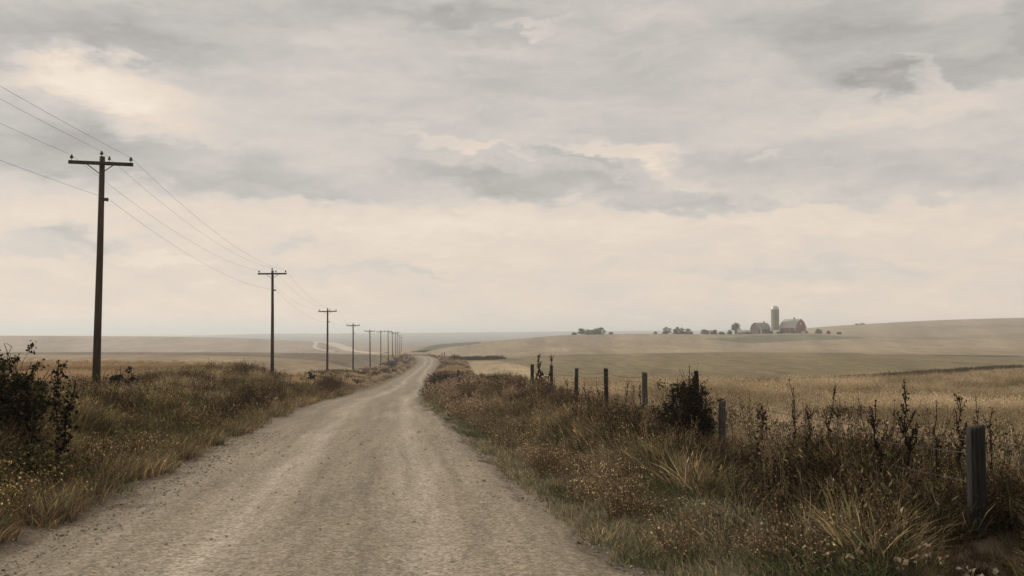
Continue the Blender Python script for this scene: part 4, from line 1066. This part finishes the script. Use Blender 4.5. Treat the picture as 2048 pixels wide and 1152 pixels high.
# ------------------------------------------------------------------ farm
D0 = 700.0
def farm_xy(px, d=D0):
    x = P(px, HY, d)[0]; return x, d
M_RED = plain_mat('faded_red_boards', (0.23, 0.098, 0.082), .85, .3, 2.0, streak=(3, 3, .3))
M_REDD = plain_mat('dark_red_boards', (0.13, 0.085, 0.072), .85, .3, 2.0, streak=(3, 3, .3))
M_TIN = plain_mat('tin_roof', (0.36, 0.36, 0.34), .55, .18, 1.0, .4, 0.0, (1.5, .4, .4))
M_SHINGLE = plain_mat('weathered_shingle', (0.24, 0.23, 0.2), .9, .3, 3.0)
M_CONC = plain_mat('silo_staves', (0.25, 0.225, 0.175), .85, .2, 1.0, streak=(1.5, 1.5, .25))
M_DOME = plain_mat('silo_dome_tin', (0.45, 0.44, 0.42), .35, .08, 1.0, .5, .3)
M_WHITE = plain_mat('white_paint', (0.62, 0.59, 0.54), .7, .1, 2)
M_DARKOPEN = plain_mat('dark_opening', (0.03, 0.026, 0.024), .9, .1, 2)
def gambrel(W, eave, knee, peak, o=0.0):
    h = W / 2
    return [(-h - o, eave - o*.5), (-h*.62, knee + o), (0, peak + o), (h*.62, knee + o), (h + o, eave - o*.5)]
def barn(name, px, d, W, L, yaw, eave, knee, peak, wallm, roofm, lab, zoff=0):
    x, y = farm_xy(px, d)
    t = empty(name, (x, y, gz(x, y) + zoff), yaw); tag(t, lab, 'barn')
    b = MB(); h = W/2; b.prism([(-h, -1.5), (-h, eave), (-h*.62, knee), (0, peak), (h*.62, knee), (h, eave), (h, -1.5)], -L/2, L/2)
    b.build('wall', wallm, t)
    b = MB(); o = gambrel(W, eave, knee, peak, .35); i_ = gambrel(W, eave, knee, peak, .12)
    for k in range(4): b.prism([o[k], o[k+1], i_[k+1], i_[k]], -L/2 - .45, L/2 + .45)
    rf = b.build('roof', roofm, t)
    return t, rf
t, rf = barn('red_barn', 1585.5, 700, 11.0, 14.0, math.radians(33), 3.9, 7.6, 9.7, M_RED, M_TIN, 'big faded red barn with grey tin gambrel roof, right of the silo')
b = MB(); b.box((0,-1.5,10.2),(.9,.9,1.1)); b.lathe([(.75,0),(.05,.7)],4,(0,-1.5,10.75)); b.build('cupola', M_SHINGLE, rf)
b = MB(); b.box((0,-7.06,6.9),(1.0,.12,1.7)); b.build('hayloft_window', M_WHITE, t)
b = MB(); b.box((0.4,-7.06,2.6),(3.0,.12,3.6)); b.build('barn_door', M_REDD, t)
b = MB(); b.box((-3.3,-7.06,2.3),(1.0,.12,1.0)); b.build('side_window', M_DARKOPEN, t)
for k in range(3):
    b = MB(); b.box((-5.56,-4+4*k,2.0),(.12,1.0,1.0)); b.build('side_window', M_DARKOPEN, t)
b = MB(); b.box((-5.55,-6.9,1.2),(.16,.3,5.3)); b.build('corner_board', M_WHITE, t)
t, rf = barn('old_barn', 1521, 712, 8.5, 11.0, math.radians(-62), 3.4, 6.0, 7.6, M_REDD, M_SHINGLE, 'smaller dark red barn with weathered hunched roof, left of the silo')
b = MB(); b.box((.3,3.0,8.2),(.8,.8,1.6)); b.build('chimney', M_SHINGLE, rf)
b = MB(); b.box((4.31,-3.2,1.7),(.12,1.4,3.0)); b.build('barn_door', M_WHITE, t)
b = MB(); b.box((4.31,2.0,1.6),(.12,3.4,2.4)); b.build('barn_opening', M_DARKOPEN, t)
x, y = farm_xy(1550.5, 704)
t = empty('grain_silo', (x, y, gz(x, y))); tag(t, 'tall grey silo with pale metal dome between the two barns', 'silo')
zc = zof(619.5, 704) - gz(x, y)
b = MB(); prof = [(2.78, -1.0)]
for k in range(18):
    z0 = zc*k/18.0; prof += [(2.78, z0), (2.86, z0+.04), (2.86, z0+.14), (2.78, z0+.18)]
prof += [(2.78, zc)]; b.lathe(prof, 28); b.build('silo_tower', M_CONC, t)
b = MB(); b.lathe([(2.98, zc-.1), (2.98, zc+.12)] + [(2.92*math.cos(a), zc+.12+2.75*math.sin(a)) for a in np.linspace(.05, 1.45, 9)] + [(.22, zc+2.85), (.22, zc+3.15)], 28); b.build('dome', M_DOME, t, True)
b = MB(); b.box((-1.6,-2.6,zc/2),(1.0,1.2,zc)); b.build('filling_chute', M_CONC, t)
def shed(name, px, d, W, L, yaw, eave, peak, wm, rm, lab, cat='shed', zoff=0):
    x, y = farm_xy(px, d); t = empty(name, (x, y, gz(x, y) + zoff), yaw); tag(t, lab, cat)
    b = MB(); h = L/2; b.prism([(-h,-1),(-h,eave),(h,eave),(h,-1)], -W/2, W/2); b.build('wall', wm, t)
    b = MB(); n = 7; h2 = W/2 + .3
    arc = [(-h2 + 2*h2*k/n, eave - .05 + (peak-eave)*math.sin(PI*k/n)**.8) for k in range(n+1)]
    V = [(sx*(h+.3), yy, zz + o) for o in (0, .14) for sx in (-1, 1) for yy, zz in arc]
    m_ = n + 1
    fs = [(k, k+1, m_+k+1, m_+k) for k in range(n)] + [(2*m_+k, 3*m_+k, 3*m_+k+1, 2*m_+k+1) for k in range(n)]
    fs += [tuple(list(range(m_)) + [2*m_+k for k in range(m_-1, -1, -1)]), tuple([m_+k for k in range(m_-1, -1, -1)] + [3*m_+k for k in range(m_)])]
    fs += [(0, m_, 3*m_, 2*m_), (n, 2*m_+n, 3*m_+n, m_+n)]
    b.add(V, fs); b.build('roof', rm, t)
    b = MB(); b.box((.4,-W/2-.04,.7),(1.6,.1,1.9)); b.build('door', M_DARKOPEN, t)
    return t
shed('long_shed', 1489, 716, 5, 11.5, .05, 1.1, 3.0, plain_mat('grey_boards', (.22, .19, .15), .85, .2, 1), plain_mat('pale_tin', (.46, .43, .37), .7, .12, 1), 'long low shed with pale rounded roof, right of the lone round tree')
shed('white_shed', 1553, 692, 3, 4.2, .1, 1.2, 2.0, M_WHITE, M_WHITE, 'small white shed at the foot of the silo')
shed('white_trailer', 1611, 690, 2.2, 5.0, -.06, .9, 1.25, M_WHITE, M_WHITE, 'low white farm trailer just right of the big red barn', 'trailer')
shed('pink_roofed_shed', 1421, 720, 4, 5.6, .1, 1.7, 2.9, M_WHITE, plain_mat('faded_red_tin', (.42, .24, .19), .7, .15, 1), 'small pale shed with a faded pinkish roof, farthest left of the farm')

TREEC = ((.15, .142, .098), (.18, .17, .115), (.11, .106, .077), (.2, .185, .125))
def tree(px, ytop, wpx, d, lab, seed, group, cat='tree', cols=TREEC, sparse=1.0, name='round_tree', trunk=.02):
    x = P(px, HY, d)[0]; zg = gz(x, d); zt = zof(ytop, d); H = max(zt - zg, 1.2); R = wpx * d / F / 2 * 1.12
    t = empty(name, (x, d, zg)); tag(t, lab, cat, group)
    g = np.random.default_rng(seed); nb = NB()
    V, Q, sp = stick((0, 0, -.4), (g.normal(0, .15), 0, H*.8), .045*H*.6, .01*H, 6, 6, .05, seed); nb.add(V, Q, None, (.05, .04, .032))
    cen = []
    for k in range(34):
        a = g.uniform(0, 2*PI); u = g.uniform(0, 1)**1.25; rr = math.sqrt(g.uniform(0, 1))
        zc_ = H*(trunk*.75 + (1 - trunk*.75)*u*.9); prof = math.sqrt(max(.1, 1 - ((u - .3)/.72)**2))
        q = np.array([math.cos(a)*R*rr*prof*.85, math.sin(a)*R*rr*prof*.85, zc_])
        b0 = sp[min(5, int(u*4))]
        V, Q, s2 = stick(b0, q, .012*H, .004*H, 4, 4, .03*H, seed*41+k); nb.add(V, Q, None, (.05, .042, .034)); cen.append(q)
    link('trunk', nb.mesh('trunk', M_VEG), t)
    cen = np.array(cen); n = int(4600*sparse); rad = np.array([R*.30, R*.30, H*.115]) * g.uniform(.7, 1.25, (len(cen), 1))
    pick = g.integers(0, len(cen), n); dv = g.normal(0, 1, (n, 3)); dv /= np.linalg.norm(dv, axis=1, keepdims=True)
    pp = cen[pick] + dv * rad[pick] * g.uniform(.35, 1.1, (n, 1))
    pp[:, 2] = np.clip(pp[:, 2], .05, H)
    V, T, c = leaves(pp, max(.055*H, .3), seed+3, cols); link('crown', NB().add(V, None, T, c).mesh('crown', M_VEG), t)
GA, GB, GC, GD = 'grove on the skyline left of the farm', 'trees on the skyline between grove and farm', 'bushes and trees around the farm', 'bushes on the right hill crest'
tree(1163, 656.5, 20, 690, 'leftmost broad tree of the skyline grove', 1, GA)
tree(1180, 658, 22, 692, 'low spreading tree in the middle of the skyline grove', 2, GA)
tree(1193, 656.5, 16, 694, 'tree in the skyline grove just left of its tallest one', 3, GA)
tree(1202, 654.8, 19, 690, 'tallest tree of the skyline grove, at its right end', 4, GA)
tree(1148, 665, 10, 690, 'tiny bush just left of the skyline grove', 5, GA, 'bush', name='round_bush', trunk=.1)
tree(1222, 664.5, 8, 690, 'tiny bush just right of the skyline grove', 6, GA, 'bush', name='round_bush', trunk=.1)
tree(1311, 663, 6, 690, 'tiny dark bush left of the four skyline trees', 7, GB, 'bush', name='round_bush', trunk=.1)
tree(1333, 652.5, 20, 690, 'largest of the four skyline trees, at their left end', 8, GB)
tree(1353, 654, 15, 690, 'second skyline tree right of the largest one', 9, GB)
tree(1364, 655, 13, 692, 'pointed small tree in the row of skyline trees', 10, GB)
tree(1377, 657, 17, 690, 'low tree at the right end of the row of skyline trees', 11, GB)
tree(1409, 658.5, 15, 690, 'dark bush left of the shed with pinkish roof', 12, GC, 'bush', name='round_bush', trunk=.1)
tree(1430, 659.5, 9, 694, 'small tree right of the shed with pinkish roof', 13, GC)
tree(1443, 664, 14, 690, 'low dark bush in the gap right of the pinkish shed', 14, GC, 'bush', name='round_bush', trunk=.1)
tree(1459, 660.5, 10, 692, 'bush just left of the lone round tree', 15, GC, 'bush', name='round_bush', trunk=.1)
tree(1472, 646.5, 21, 694, 'lone round airy tree left of the old barn', 16, GC, 'tree', sparse=.7, trunk=.6)
tree(1497, 663.5, 14, 700, 'dark bush in front of the long low shed', 17, GC, 'bush', name='round_bush', trunk=.1)
tree(1541, 661.5, 12, 694, 'dark bush between the old barn and the silo', 18, GC, 'bush', name='round_bush', trunk=.1)
tree(1563.5, 659, 10, 690, 'dark bush at the left corner of the big red barn', 19, GC, 'bush', name='round_bush', trunk=.1)
tree(1587, 661.5, 8, 688, 'small dark bush before the gable of the big red barn', 20, GC, 'bush', name='round_bush', trunk=.1)
tree(1637, 658, 13, 700, 'rounded dark bush, nearest of three right of the farm', 21, GC, 'bush', name='round_bush', trunk=.1)
tree(1657, 661.5, 8, 700, 'middle bush of the three right of the farm', 22, GC, 'bush', name='round_bush', trunk=.1)
tree(1678, 663.5, 9, 702, 'flattest bush of the three, farthest from the farm', 23, GC, 'bush', name='round_bush', trunk=.1)
tree(1714, 647, 8, 1200, 'left one of two tiny bushes on the right hill crest', 24, GD, 'bush', name='round_bush', trunk=.1)
tree(1725, 646, 12, 1200, 'right and wider of two tiny bushes on the right hill crest', 25, GD, 'bush', name='round_bush', trunk=.1)
# hedge on the bank beyond the tan field
X = []; 
def along(p0, p1, n, w):
    t = rng.uniform(0, 1, n); return p0[0] + (p1[0]-p0[0])*t + rng.normal(0, w, n), p0[1] + (p1[1]-p0[1])*t + rng.normal(0, w, n)
a, b_ = hit(908, 717.5), hit(1000, 718.5)
X, Y = along(a, b_, 260, 1.2)
scatter('hedge_undergrowth', 'dark hedge bank beyond the tan field right of the road', 'clump', X, Y, rng.uniform(.7, 1.4, len(X)), lerp3((.075, .065, .048), (.12, .1, .072), rng.uniform(0, 1, len(X))), .1)
X, Y = [], []
for p0, p1 in zip([(825,704.5),(840,703),(1480,775),(1700,758.5),(1900,744)], [(850,704),(860,701),(1700,758.5),(1900,744),(2047,734)]):
    a, b_ = along(hit(*p0), hit(*p1), 260, .7); X.append(a); Y.append(b_)
X, Y = np.concatenate(X), np.concatenate(Y)
scatter('gully_undergrowth', 'dark sedge line along the damp gully in the valley', 'clump', X, Y, rng.uniform(.35, .7, len(X)), lerp3((.10, .083, .057), (.16, .13, .085), rng.uniform(0, 1, len(X))), .1, -.15)

# ------------------------------------------------------------------ air
b = MB(); b.box((0, 5900, 4.0), (24000, 12100, 64.0))
m, nt, out = nodes('haze_air')
pv = N(nt, 'ShaderNodeVolumePrincipled'); pv.inputs['Color'].default_value = (.95, .985, 1.0, 1); pv.inputs['Density'].default_value = 3.1e-4; pv.inputs['Anisotropy'].default_value = 0.2
nt.links.new(pv.outputs[0], out.inputs['Volume'])
HAZE = b.build('haze', m); tag(HAZE, 'thin pale haze over the distant hills', kind='stuff')

# ------------------------------------------------------------------ sky and sun
SUN_AZ, SUN_EL = math.radians(-50), math.radians(31)         # to the left of the view direction (+Y), measured clockwise
w = bpy.data.worlds.new('World'); SC.world = w; w.use_nodes = True
nt = w.node_tree; nt.nodes.clear()
wo = N(nt, 'ShaderNodeOutputWorld'); bg = N(nt, 'ShaderNodeBackground'); bg.inputs['Strength'].default_value = 0.1
sky = N(nt, 'ShaderNodeTexSky'); sky.sky_type = 'NISHITA'; sky.sun_disc = False; sky.sun_elevation = SUN_EL; sky.sun_rotation = SUN_AZ
gen = coords(nt, 'Generated')
sx = N(nt, 'ShaderNodeSeparateXYZ'); nt.links.new(gen, sx.inputs[0])
az = mathn(nt, 'ARCTAN2', sx.outputs[0], sx.outputs[1]); el = mathn(nt, 'ARCSINE', sx.outputs[2])
def cmb(a, b, c=0.0):
    n = N(nt, 'ShaderNodeCombineXYZ')
    for i, v in enumerate((a, b, c)):
        if isinstance(v, (int, float)): n.inputs[i].default_value = v
        else: nt.links.new(v, n.inputs[i])
    return n.outputs[0]
ae = cmb(az, el)
w1 = noise(nt, scaled(nt, ae, (5, 13, 1)), 1.0, 5, .55)
w2 = noise(nt, scaled(nt, ae, (5, 13, 1)), 1.7, 5, .55)
fw = noise(nt, scaled(nt, ae, (22, 48, 1)), 1.0, 6, .6)
azw = mathn(nt, 'ADD', az, mathn(nt, 'MULTIPLY', mathn(nt, 'SUBTRACT', w1, .5), .22))
elw = mathn(nt, 'ADD', mathn(nt, 'ADD', el, mathn(nt, 'MULTIPLY', mathn(nt, 'SUBTRACT', w2, .5), .055)), mathn(nt, 'MULTIPLY', mathn(nt, 'SUBTRACT', fw, .5), .05))
pw = cmb(azw, elw)
def blob(x, y, rx, ry, amp, tilt=0.0, sharp=1.0):
    """one cloud mass, placed by its bearing and height in the sky"""
    u, v = ray(x, y); a0 = math.atan(u); e0 = math.atan(v / math.sqrt(1 + u*u))
    mp = N(nt, 'ShaderNodeMapping'); mp.vector_type = 'TEXTURE'
    mp.inputs['Location'].default_value = (a0, e0, 0); mp.inputs['Rotation'].default_value = (0, 0, tilt); mp.inputs['Scale'].default_value = (rx/F, ry/F, 1)
    nt.links.new(pw, mp.inputs['Vector'])
    ln = N(nt, 'ShaderNodeVectorMath'); ln.operation = 'LENGTH'; nt.links.new(mp.outputs[0], ln.inputs[0])
    mr = N(nt, 'ShaderNodeMapRange'); mr.interpolation_type = 'SMOOTHSTEP'; sharp = 1 + (sharp - 1) * .9; mr.inputs['From Min'].default_value = 1.5 if sharp == 1 else 1.0 + .6/sharp
    mr.inputs['From Max'].default_value = .2 if sharp == 1 else 1.0 - .8/sharp
    mr.inputs['To Min'].default_value = 0; mr.inputs['To Max'].default_value = amp * .84
    nt.links.new(ln.outputs['Value'], mr.inputs['Value']); return mr.outputs[0]
BL = [
 (215,172,165,50,.30,0,1.7),(120,150,160,50,.16,0,1),(110,140,150,30,.2,0,1),(270,235,150,45,.22,0,1),(400,240,180,80,.12,0,1),
 (60,70,330,62,-.30,.04,1.6),(420,70,200,60,-.12,0,1),(110,245,110,42,-.20,-.2,1.6),(60,300,190,60,-.16,0,1),
 (350,330,320,45,-.24,-.05,1.6),(520,368,190,28,-.14,0,1.6),(620,388,50,14,-.12,0,1.6),
 (760,30,260,40,-.16,0,1),(1075,45,60,12,.22,0,2),(960,52,40,16,.1,0,1),(1250,30,160,22,.10,-.1,1),(1020,60,60,22,-.12,0,2),
 (1180,75,150,26,-.10,0,1.6),(1160,150,280,55,-.10,0,1),(880,170,200,70,-.07,0,1),(700,120,240,50,.06,0,1),
 (1690,26,280,60,-.22,0,1.2),(1790,100,190,60,-.17,-.2,1.3),(1730,150,90,40,-.10,0,1),(1960,130,150,35,-.18,0,1.4),(700,10,520,44,-.10,0,1),(1180,14,300,30,-.06,0,1),(1985,55,60,36,-.22,0,2.2),(1930,15,90,20,.16,0,1),
 (1845,148,60,14,.28,-.5,2),(1800,160,40,22,-.18,0,2),(1800,205,240,26,.12,.05,1),(1960,200,140,26,.10,0,1),(1540,215,160,24,.05,0,1),
 (945,292,130,12,.24,-.1,2),(1035,303,70,12,-.16,0,2),(1150,322,90,9,-.20,-.25,2.2),(1245,308,140,20,.30,-.05,2.2),(1330,345,80,22,.20,-.4,2),(1360,318,60,8,-.1,0,2),
 (1000,350,230,36,-.20,0,1.6),(1180,385,260,28,-.20,-.12,1.8),(830,345,170,26,-.14,0,1.6),(880,390,220,22,-.10,0,1.6),(1330,412,140,12,-.12,0,2),
 (1478,410,42,16,-.18,-.2,2),(1540,420,24,8,-.14,0,2),(1640,414,50,6,-.16,0,2),(1450,405,40,8,.1,0,2),
 (1700,335,420,52,-.16,0,1.2),(1900,370,200,34,-.14,0,1.4),(1800,412,160,14,-.14,-.1,2),(1900,415,90,16,.16,0,1.6),
 (1560,318,40,8,.18,.1,2),(1550,280,240,14,.06,0,1),
 (900,440,520,36,.16,0,1),(1560,455,420,40,.16,0,1),(760,470,320,50,.12,0,1),(160,420,260,34,.10,0,1),
 (60,492,150,26,-.20,0,1.8),(160,480,70,16,-.16,0,2),(330,512,140,8,.16,0,2),(570,490,30,7,-.11,0,1.8),
 (690,545,180,16,-.14,0,1.5),(820,548,46,7,-.10,0,2),(440,560,160,22,-.08,0,1.4),(150,580,220,26,-.10,0,1),(1500,545,500,18,-.08,0,1),(1050,575,300,14,-.06,0,1),
]
tone = mathn(nt, 'MULTIPLY', mathn(nt, 'SUBTRACT', noise(nt, scaled(nt, ae, (4, 17, 1)), 1.0, 8, .58, .4), .5), .42)
tone = mathn(nt, 'ADD', tone, mathn(nt, 'MULTIPLY', mathn(nt, 'SUBTRACT', noise(nt, scaled(nt, ae, (14, 40, 1)), 1.0, 7, .62, .3), .5), .34))
tone = mathn(nt, 'ADD', tone, mathn(nt, 'MULTIPLY', mathn(nt, 'SUBTRACT', noise(nt, scaled(nt, pw, (9, 62, 1)), 1.0, 8, .62, .3), .5), .38))
bs = N(nt, 'ShaderNodeMapRange'); bs.interpolation_type = 'SMOOTHSTEP'; nt.links.new(el, bs.inputs['Value'])
for k_, v_ in zip(('From Min', 'From Max', 'To Min', 'To Max'), (.05, .22, .69, .43)): bs.inputs[k_].default_value = v_
tone = mathn(nt, 'ADD', tone, bs.outputs[0])
for bb in BL: tone = mathn(nt, 'ADD', tone, blob(*bb))
def srgb(*c): return tuple(((v/255 + .055)/1.055)**2.4 if v > 10 else v/3294 for v in c)
cl = ramp(nt, mathn(nt, 'MULTIPLY', tone, 1.0, clamp=True), [(0.0, srgb(166,160,155)), (.28, srgb(192,187,181)), (.5, srgb(212,204,195)), (.72, srgb(231,215,199)), (1.0, srgb(247,232,214))])
cm = N(nt, 'ShaderNodeVectorMath'); cm.operation = 'SCALE'; cm.inputs['Scale'].default_value = 10.0; nt.links.new(cl, cm.inputs[0])
fin = mixc(nt, 'MIX', .96, sky.outputs[0], cm.outputs[0])
nt.links.new(fin, bg.inputs['Color']); nt.links.new(bg.outputs[0], wo.inputs['Surface'])

sl = bpy.data.lights.new('sun', 'SUN'); sl.energy = 2.7; sl.angle = math.radians(8); sl.color = (1.0, .935, .84)
so = bpy.data.objects.new('sun', sl); C.objects.link(so)
dirv = Vector((math.sin(SUN_AZ)*math.cos(SUN_EL), math.cos(SUN_AZ)*math.cos(SUN_EL), math.sin(SUN_EL)))
so.rotation_euler = dirv.to_track_quat('Z', 'Y').to_euler(); so.location = dirv * 30

# ------------------------------------------------------------------ camera and render settings
cd = bpy.data.cameras.new('camera'); cd.sensor_width = 36; cd.lens = 36 * F / 2048; cd.clip_start = .05; cd.clip_end = 40000
cam = bpy.data.objects.new('camera', cd); C.objects.link(cam); cam.location = (0, 0, 0); cam.rotation_euler = (PI/2 + PITCH, 0, 0)
SC.camera = cam
vs = SC.view_settings; vs.view_transform = 'Standard'; vs.look = 'None'; vs.exposure = 0; vs.gamma = 1; vs.use_curve_mapping = False
SC.render.engine = 'CYCLES'; cy = SC.cycles
cy.max_bounces = 5; cy.diffuse_bounces = 3; cy.glossy_bounces = 2; cy.transmission_bounces = 3; cy.volume_bounces = 1; cy.transparent_max_bounces = 8
cy.use_denoising = True; cy.caustics_reflective = False; cy.caustics_refractive = False
try: cy.denoiser = 'OPENIMAGEDENOISE'; cy.denoising_input_passes = 'RGB_ALBEDO_NORMAL'; cy.denoising_prefilter = 'ACCURATE'
except Exception: pass
